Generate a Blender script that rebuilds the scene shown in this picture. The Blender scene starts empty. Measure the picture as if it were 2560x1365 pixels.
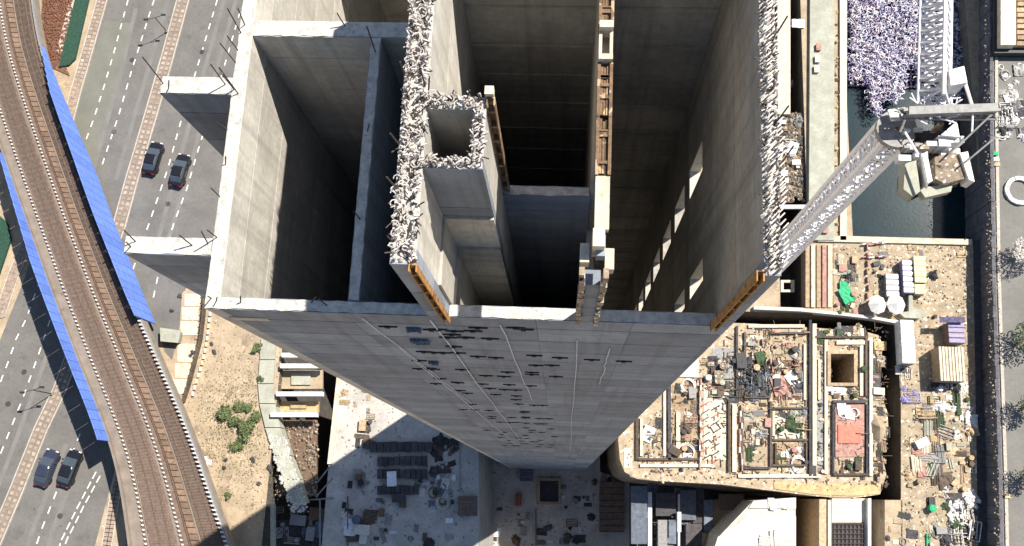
import bpy, math, random
from mathutils import Vector, Matrix
random.seed(7)
R = random.random
U = random.uniform
S = bpy.context.scene
COL = S.collection
# ------------------------------------------------------------------ camera
FPX = 2280.4                      # focal length in photo pixels (photo 2560 wide)
CE = Vector((0.99766009, -0.03106213, 0.0609056))      # world axes seen in camera space
CN = Vector((0.04448056, 0.97141455, -0.23318501))
CU = Vector((-0.05192137, 0.23534849, 0.97052319))
H = 107.0
cam = bpy.data.cameras.new('camera')
camo = bpy.data.objects.new('camera', cam)
COL.objects.link(camo)
m = Matrix((CE, CN, CU)).to_4x4()
m.translation = Vector((0, 0, H))
camo.matrix_world = m
cam.sensor_width = 36
cam.lens = 36 * FPX / 2560
cam.clip_start = 0.1
cam.clip_end = 3000
S.camera = camo
# ------------------------------------------------------------------ world, sun, exposure
SUN = Vector((0.585, 0.43, 1.0)).normalized()
el = math.asin(SUN.z)
az = math.atan2(SUN.x, SUN.y)
w = bpy.data.worlds.new('World')
S.world = w
w.use_nodes = True
nt = w.node_tree
nt.nodes.clear()
sky = nt.nodes.new('ShaderNodeTexSky')
sky.sky_type = 'NISHITA'
sky.sun_disc = False
sky.sun_elevation = el
sky.sun_rotation = az
sky.air_density = 1.0
sky.dust_density = 0.6
bg = nt.nodes.new('ShaderNodeBackground')
bg.inputs[1].default_value = 0.072
out = nt.nodes.new('ShaderNodeOutputWorld')
nt.links.new(sky.outputs[0], bg.inputs[0])
nt.links.new(bg.outputs[0], out.inputs[0])
sl = bpy.data.lights.new('sun', 'SUN')
sl.energy = 5.0
sl.angle = math.radians(0.5)
sl.color = (1, 0.94, 0.84)
so = bpy.data.objects.new('sun', sl)
COL.objects.link(so)
so.rotation_euler = (-SUN).to_track_quat('-Z', 'Y').to_euler()
so.location = (60, 40, 150)
S.view_settings.view_transform = 'Standard'
S.view_settings.look = 'None'
S.view_settings.gamma = 1
S.view_settings.use_curve_mapping = False
S.view_settings.exposure = 0.88


def P(px, py, z=0.0):
    """measured point of the photo at height z -> world point"""
    c = Vector((px - 1280, 682.5 - py, -FPX))
    wv = Vector((c.dot(CE), c.dot(CN), c.dot(CU)))
    t = (z - H) / wv.z
    return Vector((wv.x * t, wv.y * t, z))


def atY(px, py, Y):
    c = Vector((px - 1280, 682.5 - py, -FPX))
    wv = Vector((c.dot(CE), c.dot(CN), c.dot(CU)))
    t = Y / wv.y
    return Vector((wv.x * t, Y, H + wv.z * t))


# ------------------------------------------------------------------ materials
def mat(name, col, rough=0.9, var=0.25, scale=1.5, bump=0.3, metal=0, streak=0, dark=None, fleck=None, bscale=None, rnd=0.0):
    """procedural material: base colour, broad blotches, fine grain, optional vertical streaks, stains and flecks"""
    mt = bpy.data.materials.new(name)
    mt.use_nodes = True
    n = mt.node_tree
    N = n.nodes
    L = n.links
    b = N['Principled BSDF']
    b.inputs['Roughness'].default_value = rough
    b.inputs['Metallic'].default_value = metal
    tc = N.new('ShaderNodeNewGeometry')

    def noise(sc, det=6, stretch=None, ro=0.6):
        mp = N.new('ShaderNodeMapping')
        L.new(tc.outputs['Position'], mp.inputs[0])
        if stretch:
            mp.inputs['Scale'].default_value = stretch
        t = N.new('ShaderNodeTexNoise')
        t.inputs['Scale'].default_value = sc
        t.inputs['Detail'].default_value = det
        t.inputs['Roughness'].default_value = ro
        L.new(mp.outputs[0], t.inputs[0])
        return t.outputs[0]

    def ramp(inp, a, bb, v0=0.0, v1=1.0):
        r = N.new('ShaderNodeMapRange')
        r.inputs[1].default_value = a
        r.inputs[2].default_value = bb
        r.inputs[3].default_value = v0
        r.inputs[4].default_value = v1
        L.new(inp, r.inputs[0])
        return r.outputs[0]

    def mix(fac, c1, c2, mode='MIX'):
        x = N.new('ShaderNodeMix')
        x.data_type = 'RGBA'
        x.blend_type = mode
        if isinstance(fac, float):
            x.inputs[0].default_value = fac
        else:
            L.new(fac, x.inputs[0])
        for sock, c in ((x.inputs[6], c1), (x.inputs[7], c2)):
            if isinstance(c, tuple):
                sock.default_value = (*c, 1)
            else:
                L.new(c, sock)
        return x.outputs[2]
    n1 = noise(scale)
    n2 = noise(scale * 9, 4)
    lo = tuple(c * (1 - var) for c in col)
    hi = tuple(min(1, c * (1 + var)) for c in col)
    c = mix(ramp(n1, 0.3, 0.7), lo, hi)
    g = N.new('ShaderNodeCombineColor')
    v = ramp(n2, 0.25, 0.75, 1 - var * 0.8, 1 + var * 0.6)
    for i in range(3):
        L.new(v, g.inputs[i])
    c = mix(1.0, c, g.outputs[0], 'MULTIPLY')
    if streak:
        st = noise(1.0, 5, (3.2, 3.2, 0.12), 0.65)
        c = mix(ramp(st, 0.5, 0.75, 0, streak), c, tuple(k * 0.45 for k in col))
        st2 = noise(1.0, 5, (0.15, 0.15, 2.6), 0.6)
        c = mix(ramp(st2, 0.52, 0.72, 0, streak * 0.7), c, tuple(k * 0.55 for k in col))
        st3 = noise(1.0, 4, (5, 5, 0.2), 0.6)
        c = mix(ramp(st3, 0.6, 0.8, 0, streak * 0.5), c, tuple(min(1, k * 1.5) for k in col))
    if dark:
        dn = noise(dark[1], 7, None, 0.7)
        c = mix(ramp(dn, dark[2], dark[2] + 0.1), c, dark[0])
    if fleck:
        for k, (fc, fs, ft) in enumerate(fleck):
            vo = N.new('ShaderNodeTexNoise')
            vo.inputs['Scale'].default_value = fs
            vo.inputs['Detail'].default_value = 2
            mp = N.new('ShaderNodeMapping')
            mp.inputs['Location'].default_value = (k * 31 + 3, k * 17, k * 7)
            L.new(tc.outputs['Position'], mp.inputs[0])
            L.new(mp.outputs[0], vo.inputs[0])
            c = mix(ramp(vo.outputs[0], ft, ft + 0.04), c, fc)
    if rnd:
        oi = N.new('ShaderNodeObjectInfo')
        g2 = N.new('ShaderNodeCombineColor')
        v = ramp(oi.outputs['Random'], 0, 1, 1 - rnd, 1 + rnd * 0.6)
        for i in range(3):
            L.new(v, g2.inputs[i])
        c = mix(1.0, c, g2.outputs[0], 'MULTIPLY')
    L.new(c, b.inputs['Base Color'])
    if bump:
        bp = N.new('ShaderNodeBump')
        bp.inputs['Strength'].default_value = bump
        bp.inputs['Distance'].default_value = 0.03
        nb = noise(bscale or scale * 6, 5)
        L.new(nb, bp.inputs['Height'])
        L.new(bp.outputs[0], b.inputs['Normal'])
    return mt


M = {}
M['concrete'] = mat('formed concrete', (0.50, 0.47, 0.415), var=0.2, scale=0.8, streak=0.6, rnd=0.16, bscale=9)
M['concrete_shaded'] = mat('grey formed concrete', (0.245, 0.27, 0.31), var=0.18, scale=0.6, streak=0.7, rnd=0.22, bscale=9)  # formed concrete made darker and bluer, shade put into the colour
M['shaft'] = mat('shaded shaft concrete', (0.40, 0.37, 0.32), var=0.24, scale=0.6, streak=0.7, rnd=0.14, bscale=9)  # darker copy of formed concrete, the shaft's shade put into the colour
M['top'] = mat('rough pale concrete top', (0.52, 0.50, 0.46), var=0.3, scale=6, bump=0.8, dark=((0.2, 0.19, 0.17), 5, 0.62))
M['lump'] = mat('broken white concrete', (0.56, 0.52, 0.47), var=0.4, scale=14, bump=0.8)
M['rust'] = mat('rusty steel', (0.12, 0.075, 0.05), var=0.4, scale=6, rough=0.8, fleck=[((0.30, 0.19, 0.10), 11, 0.62)])
M['orange'] = mat('orange rusted channel', (0.38, 0.19, 0.055), var=0.4, scale=6, rough=0.7, fleck=[((0.09, 0.04, 0.02), 9, 0.6)])
M['rebar'] = mat('dark reinforcing bar', (0.05, 0.035, 0.03), var=0.4, scale=8, rough=0.7)
M['rebar_w'] = mat('cement coated bar', (0.50, 0.46, 0.43), var=0.4, scale=12, rough=0.8)
M['asphalt'] = mat('asphalt', (0.132, 0.125, 0.116), var=0.18, scale=0.3, bump=0.15, dark=((0.095, 0.09, 0.086), 0.5, 0.58), fleck=[((0.17, 0.16, 0.145), 3.5, 0.7), ((0.06, 0.057, 0.055), 1.7, 0.73)])
M['asphalt_new'] = mat('pale greenish asphalt', (0.145, 0.145, 0.12), var=0.12, scale=0.4, bump=0.15)
M['asphalt_r'] = mat('grey service road', (0.155, 0.148, 0.135), var=0.15, scale=0.3, bump=0.15, dark=((0.1, 0.095, 0.09), 0.8, 0.6))
M['wear'] = mat('worn wheel track', (0.158, 0.15, 0.14), var=0.14, scale=0.5, bump=0.1)
M['paint'] = mat('white road paint', (0.68, 0.66, 0.6), var=0.2, scale=4, bump=0.1, dark=((0.3, 0.28, 0.26), 3, 0.66))
M['paver'] = mat('pink beige pavers', (0.34, 0.26, 0.205), var=0.35, scale=2.5, bump=0.4, rnd=0.25)
M['kerb'] = mat('pale kerb stone', (0.4, 0.36, 0.31), var=0.25, scale=3)
M['green'] = mat('dark green hedge turf', (0.015, 0.055, 0.035), var=0.5, scale=5, bump=0.8)
M['redsoil'] = mat('reddish planting soil', (0.13, 0.06, 0.035), var=0.6, scale=3, bump=0.8, fleck=[((0.22, 0.14, 0.1), 4, 0.62)])
M['sand'] = mat('sandy ground', (0.35, 0.272, 0.185), var=0.25, scale=0.5, bump=0.6, dark=((0.22, 0.165, 0.115), 0.45, 0.55),
                fleck=[((0.6, 0.52, 0.4), 2.4, 0.68), ((0.1, 0.08, 0.06), 3.1, 0.74)], bscale=4)
M['yard'] = mat('trodden yard sand', (0.315, 0.25, 0.17), var=0.3, scale=0.8, bump=0.6, dark=((0.22, 0.18, 0.14), 0.8, 0.6),
                fleck=[((0.62, 0.56, 0.47), 2.6, 0.62), ((0.07, 0.06, 0.05), 2.9, 0.7)], bscale=4)
M['podium'] = mat('cement dusted slab', (0.365, 0.285, 0.195), var=0.3, scale=1.2, bump=0.5, dark=((0.2, 0.155, 0.11), 0.8, 0.6),
                  fleck=[((0.10, 0.08, 0.06), 2.7, 0.68), ((0.7, 0.62, 0.5), 2.2, 0.62)], bscale=4)
M['slab'] = mat('smooth site slab', (0.41, 0.385, 0.35), var=0.24, scale=0.35, bump=0.3, dark=((0.27, 0.22, 0.17), 0.9, 0.63))
M['pitfloor'] = mat('dark pit floor', (0.09, 0.075, 0.065), var=0.5, scale=0.7, bump=0.6)  # dark brown base colour with broad blotches
M['pitwall'] = mat('sheet piled pit wall', (0.10, 0.09, 0.08), var=0.4, scale=1, streak=0.5)
M['brown'] = mat('brown track bed', (0.155, 0.108, 0.084), var=0.35, scale=2, bump=0.5, fleck=[((0.2, 0.13, 0.1), 3, 0.64)])
M['deck'] = mat('grey brown walkway deck', (0.20, 0.165, 0.135), var=0.2, scale=0.8, bump=0.3, dark=((0.12, 0.09, 0.07), 0.9, 0.6))
M['sleeper'] = mat('dusty sleeper', (0.17, 0.125, 0.10), var=0.35, scale=3)
M['trough'] = mat('orange brown cable cover', (0.19, 0.125, 0.085), var=0.3, scale=2.5, rnd=0.25)
M['clip'] = mat('whitish rail clip', (0.62, 0.57, 0.54), var=0.2, scale=5)
M['blue'] = mat('blue painted panel', (0.11, 0.20, 0.58), var=0.14, scale=1.2, bump=0.1, rough=0.6, rnd=0.14, streak=0.25)
M['black'] = mat('black steel', (0.018, 0.019, 0.022), var=0.4, scale=5, rough=0.6)
M['carpaint'] = mat('black car paint', (0.012, 0.013, 0.018), var=0.1, scale=2, rough=0.16, bump=0)
M['carnavy'] = mat('dark navy car paint', (0.03, 0.036, 0.06), var=0.1, scale=2, rough=0.18, bump=0)
M['glass'] = mat('dark glass', (0.05, 0.065, 0.08), var=0.1, scale=2, rough=0.05, bump=0)
M['tyre'] = mat('tyre rubber', (0.02, 0.02, 0.02), var=0.2, scale=5)
M['lamp'] = mat('clear lamp', (0.6, 0.6, 0.6), rough=0.2, bump=0, var=0.05)
M['redlamp'] = mat('red lamp', (0.4, 0.02, 0.02), rough=0.3, bump=0, var=0.05)
M['water'] = mat('deep green water', (0.004, 0.019, 0.024), rough=0.12, var=0.3, scale=0.3, bump=0.15, bscale=2.5)
M['white'] = mat('white painted sheet', (0.64, 0.63, 0.61), var=0.2, scale=1.5, rough=0.6, bump=0.1)
M['lightsteel'] = mat('light grey galvanised steel', (0.66, 0.66, 0.70), var=0.25, scale=5, rough=0.6, rnd=0.1)
M['steel'] = mat('mid grey steel', (0.22, 0.215, 0.21), var=0.3, scale=4, rough=0.6)
M['mastpaint'] = mat('white mast paint', (0.82, 0.82, 0.85), var=0.12, scale=5, rough=0.5)
M['lilac'] = mat('violet grey steel', (0.25, 0.22, 0.38), var=0.3, scale=5, rough=0.6)
M['lilacdark'] = mat('dark violet mesh', (0.09, 0.075, 0.15), var=0.5, scale=3)
M['pink'] = mat('faded red paint', (0.36, 0.20, 0.165), var=0.35, scale=3)
M['red'] = mat('red paint', (0.34, 0.09, 0.07), var=0.25, scale=3)
M['yellow'] = mat('yellow paint', (0.56, 0.49, 0.27), var=0.15, scale=3, rough=0.6)
M['ochre'] = mat('ochre ply', (0.46, 0.33, 0.17), var=0.3, scale=1.5)
M['tarpgreen'] = mat('bright green tarpaulin', (0.04, 0.36, 0.16), var=0.3, scale=4, bump=0.8)
M['tarpblue'] = mat('blue tarpaulin', (0.03, 0.08, 0.30), var=0.4, scale=5, bump=0.8)
M['sheetblue'] = mat('faded blue sheet', (0.12, 0.15, 0.22), var=0.3, scale=5, bump=0.6)
M['agedplank'] = mat('aged brown plank', (0.17, 0.105, 0.06), var=0.5, scale=5, fleck=[((0.40, 0.29, 0.18), 6, 0.58)])
M['timber'] = mat('weathered timber', (0.40, 0.29, 0.18), var=0.35, scale=3, rnd=0.3)
M['darktimber'] = mat('dark formwork timber', (0.10, 0.075, 0.055), var=0.4, scale=3, rnd=0.3)
M['cream'] = mat('cream concrete beam', (0.56, 0.49, 0.38), var=0.25, scale=1.6, rnd=0.15, dark=((0.3, 0.22, 0.15), 1.2, 0.62))
M['palegreen'] = mat('pale green grey concrete', (0.33, 0.33, 0.27), var=0.2, scale=0.7, streak=0.4)
M['bluegrey'] = mat('blue grey formwork', (0.13, 0.15, 0.19), var=0.35, scale=2, rnd=0.3)
M['darkgrey'] = mat('dark grey shuttering panel', (0.06, 0.055, 0.06), var=0.4, scale=2, rnd=0.3)
M['debris'] = mat('mixed rubble', (0.27, 0.21, 0.15), var=0.5, scale=3, fleck=[((0.7, 0.66, 0.6), 5, 0.6), ((0.03, 0.03, 0.03), 4, 0.62)], rnd=0.3)
M['wall_shaded'] = mat('shade toned retaining wall', (0.10, 0.10, 0.115), var=0.4, scale=1, streak=0.6)  # dark bluish colour paints the shade on the wall's west face
M['leaf'] = mat('olive green leaves', (0.13, 0.15, 0.055), var=0.5, scale=4, bump=0)
M['leafdark'] = mat('dark green leaves', (0.04, 0.07, 0.03), var=0.5, scale=4, bump=0)
M['bark'] = mat('brown bark', (0.12, 0.08, 0.05), var=0.3, scale=5)


# ------------------------------------------------------------------ mesh helpers
class B:
    def __init__(s):
        s.v = []
        s.f = []

    def add(s, vs, fs):
        o = len(s.v)
        s.v += [tuple(x) for x in vs]
        s.f += [tuple(i + o for i in f) for f in fs]
        return s

    def box(s, x0, x1, y0, y1, z0, z1):
        return s.add([(x0, y0, z0), (x1, y0, z0), (x1, y1, z0), (x0, y1, z0), (x0, y0, z1), (x1, y0, z1), (x1, y1, z1), (x0, y1, z1)],
                     [(3, 2, 1, 0), (4, 5, 6, 7), (0, 1, 5, 4), (1, 2, 6, 5), (2, 3, 7, 6), (3, 0, 4, 7)])

    def prism(s, pts, z0, z1):
        """pts: plan polygon (any winding)"""
        a = sum(pts[i][0] * pts[(i + 1) % len(pts)][1] - pts[(i + 1) % len(pts)][0] * pts[i][1] for i in range(len(pts)))
        if a < 0:
            pts = pts[::-1]
        n = len(pts)
        return s.add([(p[0], p[1], z0) for p in pts] + [(p[0], p[1], z1) for p in pts],
                     [tuple(range(n))[::-1], tuple(range(n, 2 * n))] + [(i, (i + 1) % n, n + (i + 1) % n, n + i) for i in range(n)])

    def bar(s, a, b, r=0.05, n=4, r2=None):
        a = Vector(a)
        b = Vector(b)
        d = b - a
        if d.length < 1e-6:
            return s
        q = d.to_track_quat('Z', 'Y')
        r2 = r if r2 is None else r2
        vs = []
        for p, rr in ((a, r), (b, r2)):
            for k in range(n):
                t = 2 * math.pi * (k + 0.5) / n
                vs.append(p + q @ Vector((rr * math.cos(t), rr * math.sin(t), 0)))
        return s.add(vs, [tuple(range(n))[::-1], tuple(range(n, 2 * n))] + [(k, (k + 1) % n, n + (k + 1) % n, n + k) for k in range(n)])

    def rock(s, x, y, z, r, flat=0.7):
        vs = [(0, 0, 1), (0, 0, -1)] + [(math.cos(t * 1.2566), math.sin(t * 1.2566), U(-.3, .3)) for t in range(5)]
        a = U(0, 6.3)
        vs2 = []
        for vx, vy, vz in vs:
            k = r * U(0.65, 1.25)
            vs2.append((x + k * (vx * math.cos(a) - vy * math.sin(a)), y + k * (vx * math.sin(a) + vy * math.cos(a)), z + k * vz * flat))
        fs = [(0, 2 + i, 2 + (i + 1) % 5) for i in range(5)] + [(1, 2 + (i + 1) % 5, 2 + i) for i in range(5)]
        return s.add(vs2, fs)

    def mesh(s, name, m):
        me = bpy.data.meshes.new(name)
        me.from_pydata(s.v, [], s.f)
        me.materials.append(M[m] if isinstance(m, str) else m)
        me.update()
        return me


def link(name, me, parent=None, loc=(0, 0, 0), rz=0, kind=None, label=None):
    o = bpy.data.objects.new(name, me)
    COL.objects.link(o)
    o.location = loc
    o.rotation_euler = (0, 0, rz)
    if parent:
        o.parent = parent
    if kind:
        o['kind'] = kind
    if label:
        o['label'] = label
    return o


def off(b, loc):
    b.v = [(x - loc[0], y - loc[1], z - loc[2]) for x, y, z in b.v]
    return b


def part(name, b, m, parent, base=None, **k):
    """base: the parent's world position when b is in world coordinates"""
    if base is not None:
        off(b, base)
    return link(name, b.mesh(name, m), parent, **k)


def tag(o, label, cat, group=None):
    o['label'] = label
    o['category'] = cat
    if group:
        o['group'] = group
    return o


def thing(name, label, cat, loc=(0, 0, 0), rz=0, group=None):
    return tag(link(name, None, None, loc, rz), label, cat, group)


def single(name, b, m, label, cat, group=None, base=None):
    """thing of one mesh, origin at base"""
    if base is None:
        xs, ys, zs = zip(*b.v)
        base = ((min(xs) + max(xs)) / 2, (min(ys) + max(ys)) / 2, min(zs))
    off(b, base)
    return tag(link(name, b.mesh(name, m), None, base), label, cat, group)


def struct(name, b, m, kind='structure', **k):
    return link(name, b.mesh(name, m), kind=kind, **k)


def copy_tree(o, loc=None, rz=None, label=None, group=None, parent=None):
    c = o.copy()
    COL.objects.link(c)
    if parent:
        c.parent = parent
    if loc is not None:
        c.location = loc
    if rz is not None:
        c.rotation_euler = (0, 0, rz)
    if label:
        c['label'] = label
    if group:
        c['group'] = group
    for ch in list(KIDS.get(o, [])):
        copy_tree(ch, parent=c)
    return c


KIDS = {}


def reg(o):
    for ch in bpy.data.objects:
        if ch.parent is not None:
            KIDS.setdefault(ch.parent, [])
            if ch not in KIDS[ch.parent]:
                KIDS[ch.parent].append(ch)


def rect(x0, y0, x1, y1, z=0.0):
    return [tuple(P(x, y, z)[:2]) for x, y in ((x0, y1), (x1, y1), (x1, y0), (x0, y0))]


def poly(pts, z=0.0):
    return [tuple(P(x, y, z)[:2]) for x, y in pts]


def slabpx(x0, y0, x1, y1, ztop, h):
    return B().prism(rect(x0, y0, x1, y1, ztop), ztop - h, ztop)


# ================================================================== GROUND
PZ = -30.0                                     # floor of the deep pit
px0 = P(692, 1000, 0).x
px1 = P(2252, 1000, 0).x
py1 = P(2000, 783, 0).y
py0 = -40.0
wx0 = P(2119, 300, 0).x
wx1 = P(2436, 300, 0).x
wy0 = P(2250, 598, 0).y
gx0 = P(1942, 400, 0).x
gx1 = P(2014, 400, 0).x
gy0 = P(1975, 768, 0).y
xs = sorted([-500, px0, px1, wx0, wx1, gx0, gx1, 500])
ys = sorted([-500, py0, py1, wy0, gy0, 90.0, 500])
b = B()
for i in range(len(xs) - 1):
    for j in range(len(ys) - 1):
        cx = (xs[i] + xs[i + 1]) / 2
        cy = (ys[j] + ys[j + 1]) / 2
        if px0 < cx < px1 and py0 < cy < py1:
            continue
        if wx0 < cx < wx1 and wy0 < cy < 90:
            continue
        if gx0 < cx < gx1 and gy0 < cy < 90:
            continue
        b.add([(xs[i], ys[j], 0), (xs[i + 1], ys[j], 0), (xs[i + 1], ys[j + 1], 0), (xs[i], ys[j + 1], 0)], [(0, 1, 2, 3)])
struct('ground', b, 'sand')


def hole(name, x0, x1, y0, y1, zb, mf, mw):
    f = B().add([(x0, y0, zb), (x1, y0, zb), (x1, y1, zb), (x0, y1, zb)], [(0, 1, 2, 3)])
    struct(name + '_floor', f, mf)
    wl = B()
    t = -0.01
    for (ax, ay, bx, by) in ((x0, y0, x1, y0), (x1, y0, x1, y1), (x1, y1, x0, y1), (x0, y1, x0, y0)):
        wl.add([(ax, ay, zb), (bx, by, zb), (bx, by, t), (ax, ay, t)], [(3, 2, 1, 0)])
    struct(name + '_wall', wl, mw)


hole('excavation', px0, px1, py0, py1, PZ, 'pitfloor', 'pitwall')
hole('service_trench', gx0, gx1, gy0, 90, -9, 'pitfloor', 'pitwall')
b = B()
for (ax, ay, bx, by) in ((wx0, wy0, wx1, wy0), (wx1, wy0, wx1, 90), (wx1, 90, wx0, 90), (wx0, 90, wx0, wy0)):
    b.add([(ax, ay, -9), (bx, by, -9), (bx, by, -0.01), (ax, ay, -0.01)], [(3, 2, 1, 0)])
struct('basin_wall', b, 'pitwall')
b = B()
b.add([(wx0, wy0, -4), (wx1, wy0, -4), (wx1, 90, -4), (wx0, 90, -4)], [(0, 1, 2, 3)])
struct('water', b, 'water')

# ---- highway
def extend(pl, z):
    return [P(x, y, z) for x, y in pl]


road_l = [(330, -260), (262, 0), (205, 215), (150, 420), (60, 700), (-60, 1000), (-260, 1450)]
road_r = [(800, -260), (690, 0), (610, 350), (530, 640), (450, 740), (330, 1010), (215, 1450)]
def strip(L_, R_, z, bb=None):
    bb = bb or B()
    n = len(L_)
    vs = [P(x, y, z) for x, y in L_] + [P(x, y, z) for x, y in R_]
    bb.add(vs, [(i, i + 1, n + i + 1, n + i) for i in range(n - 1)])
    # make it face up
    return bb


def upface(bb):
    nf = []
    for f in bb.f:
        a, b_, c = (Vector(bb.v[i]) for i in f[:3])
        if (b_ - a).cross(c - a).z < 0:
            f = f[::-1]
        nf.append(f)
    bb.f = nf
    return bb


struct('road', upface(strip(road_l, road_r, 0.004)), 'asphalt')
struct('road_patch', upface(strip([(262, 52), (205, 215), (170, 330), (152, 420)], [(335, 58), (290, 215), (262, 330), (240, 420)], 0.008)), 'asphalt_new')


def lerp_path(pl, step, z=0.0, start=0.0):
    """world points and directions along a photo polyline"""
    W = [P(x, y, z) for x, y in pl]
    res = []
    d = start
    acc = 0
    for i in range(len(W) - 1):
        seg = (W[i + 1] - W[i])
        ln = seg.length
        while d <= acc + ln:
            res.append((W[i] + seg * ((d - acc) / ln), math.atan2(seg.y, seg.x)))
            d += step
        acc += ln
    return res


# worn wheel tracks
for pl in ([(590, 0), (520, 250), (462, 470), (420, 600)], [(560, 0), (490, 250), (430, 470), (395, 600)], [(420, 0), (345, 260), (290, 450)], [(340, 20), (300, 190), (240, 400)],
           [(210, 1120), (130, 1330), (115, 1400)], [(120, 880), (40, 1100), (-10, 1230)], [(165, 1110), (80, 1330), (60, 1400)]):
    bb = B()
    W = [P(x, y, 0.009) for x, y in pl]
    n = len(W)
    bb.add([p + Vector((-0.28, 0, 0)) for p in W] + [p + Vector((0.28, 0, 0)) for p in W], [(i, n + i, n + i + 1, i + 1) for i in range(n - 1)])
    struct('wheel_track', upface(bb), 'wear')

# painted dashes
dash = B().box(-0.42, 0.42, -0.075, 0.075, 0, 0.006).mesh('lane_dash', 'paint')
LANES = [[(385, 0), (359, 82), (328, 180), (297, 287), (256, 410)], [(320, 0), (287, 123), (262, 210), (236, 292), (215, 350)],
         [(543, 0), (512, 105), (451, 308), (420, 420), (385, 523), (369, 569), (330, 680)], [(600, 30), (545, 220), (497, 369), (467, 472), (436, 554), (395, 690), (380, 760)],
         [(100, 700), (67, 794), (41, 846), (21, 903), (-20, 1010)], [(125, 800), (103, 867), (57, 996), (5, 1125), (-10, 1160)],
         [(200, 1085), (150, 1207), (103, 1326), (85, 1380)], [(240, 1180), (196, 1264), (155, 1347), (140, 1390)], [(250, 1190), (208, 1268), (167, 1350), (152, 1390)]]
for k, pl in enumerate(LANES):
    st = 1.75 if k not in (7, 8) else 1.25
    for p, a in lerp_path(pl, st, 0.010, 0.4):
        link('lane_dash', dash, None, (p.x, p.y, 0.010), a, kind='structure')

# paver bands (medians): base strip, kerbs, individual pavers
def band(cl, wid, name, nrow=3):
    bb = B()
    W = [P(x, y, 0) for x, y in cl]
    def offs(t, z0, z1, hw):
        L_ = []
        for i, p in enumerate(W):
            d = (W[min(i + 1, len(W) - 1)] - W[max(i - 1, 0)]).normalized()
            nrm = Vector((-d.y, d.x, 0))
            L_.append((p + nrm * (t - hw), p + nrm * (t + hw)))
        o = B()
        for i in range(len(L_) - 1):
            a, b_ = L_[i]
            c, d = L_[i + 1]
            o.prism([(a.x, a.y), (b_.x, b_.y), (d.x, d.y), (c.x, c.y)], z0, z1)
        return o
    link(name, offs(0, 0.0, 0.10, wid / 2 - 0.16).mesh(name, 'deck'), kind='structure')
    for t in (-wid / 2 + 0.07, wid / 2 - 0.07):
        link('kerb', offs(t, 0.0, 0.15, 0.07).mesh('kerb', 'kerb'), kind='structure')
    pw = (wid - 0.36) / nrow
    pm = B().box(-pw * 0.44, pw * 0.44, -pw * 0.44, pw * 0.44, 0, 0.05)
    pm = pm.mesh('paver', 'paver')
    cnt = 0
    for p, a in lerp_path(cl, pw, 0, 0.1):
        nrm = Vector((-math.sin(a), math.cos(a), 0))
        for r in range(nrow):
            q = p + nrm * (pw * (r - (nrow - 1) / 2))
            PAV.append((q.x, q.y, a + U(-.05, .05)))
    return pm


PAV = []
pm = band([(490, -100), (458, 0), (420, 140), (380, 280), (330, 450), (300, 560), (240, 730), (150, 975), (103, 1073), (41, 1228), (-40, 1420)], 1.75, 'median', 2)
pm = band([(275, -80), (256, 0), (222, 120), (190, 230), (172, 300), (130, 430), (90, 560), (38, 680), (0, 790)], 1.5, 'verge', 2)
pm = band([(320, 1130), (290, 1230), (262, 1400)], 1.3, 'verge', 2)
vis = [q for q in PAV]
for (x, y, a) in vis[:290]:
    link('paver', pm, None, (x, y, 0.09), a, kind='structure')
bb = B()
for (x, y, a) in vis[290:]:
    ca, sa = math.cos(a), math.sin(a)
    h = 0.27
    bb.prism([(x + u * ca - v_ * sa, y + u * sa + v_ * ca) for u, v_ in ((-h, -h), (h, -h), (h, h), (-h, h))], 0.09, 0.14)
link('paving', bb.mesh('paving', 'paver'), kind='stuff')
struct('hedge_turf', B().prism(poly([(205, -60), (238, -60), (190, 150), (175, 165), (150, 170)]), 0, 0.35), 'green', kind='stuff')
struct('hedge_turf', B().prism(poly([(0, 540), (22, 560), (30, 600), (0, 690), (-40, 760), (-60, 640)]), 0, 0.35), 'green', kind='stuff')
struct('planting_bed', B().prism(poly([(110, -60), (185, -60), (150, 130), (175, 190), (130, 170), (100, 110)]), 0, 0.12), 'redsoil')
struct('path', B().prism(poly([(192, -60), (205, -60), (158, 140), (143, 130)]), 0, 0.16), 'kerb')
bb = B()
for k in range(900):
    q = P(U(112, 182), U(-30, 150), 0)
    bb.rock(q.x, q.y, 0.2, U(.06, .2))
link('groundcover', bb.mesh('groundcover', mat('russet shrubs', (0.16, 0.07, 0.04), var=0.6, scale=4)), kind='stuff')

# ---- sand site west of the tower: beige footpath squares, soil pieces
for k, q in enumerate([(462, 735, 500, 765), (455, 768, 497, 800), (452, 803, 494, 838), (444, 860, 488, 905), (438, 908, 480, 945), (430, 948, 470, 985)]):
    struct('path', B().prism(rect(*q), 0.0, 0.06 + 0.004 * k), 'cream')
struct('service_road', upface(strip([(345, 640), (372, 740), (398, 830), (412, 880)], [(455, 640), (455, 740), (448, 830), (430, 900)], 0.012)), 'asphalt')
for k in range(7):
    x = 520 + 12 * k
    struct('wheel_rut', B().prism(poly([(545 + k * 9, 800 + k * 15), (552 + k * 9, 800 + k * 15), (540 + k * 7, 950 + k * 9), (532 + k * 7, 950 + k * 9)]), 0, 0.03 + .002 * k), 'sand')

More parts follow.
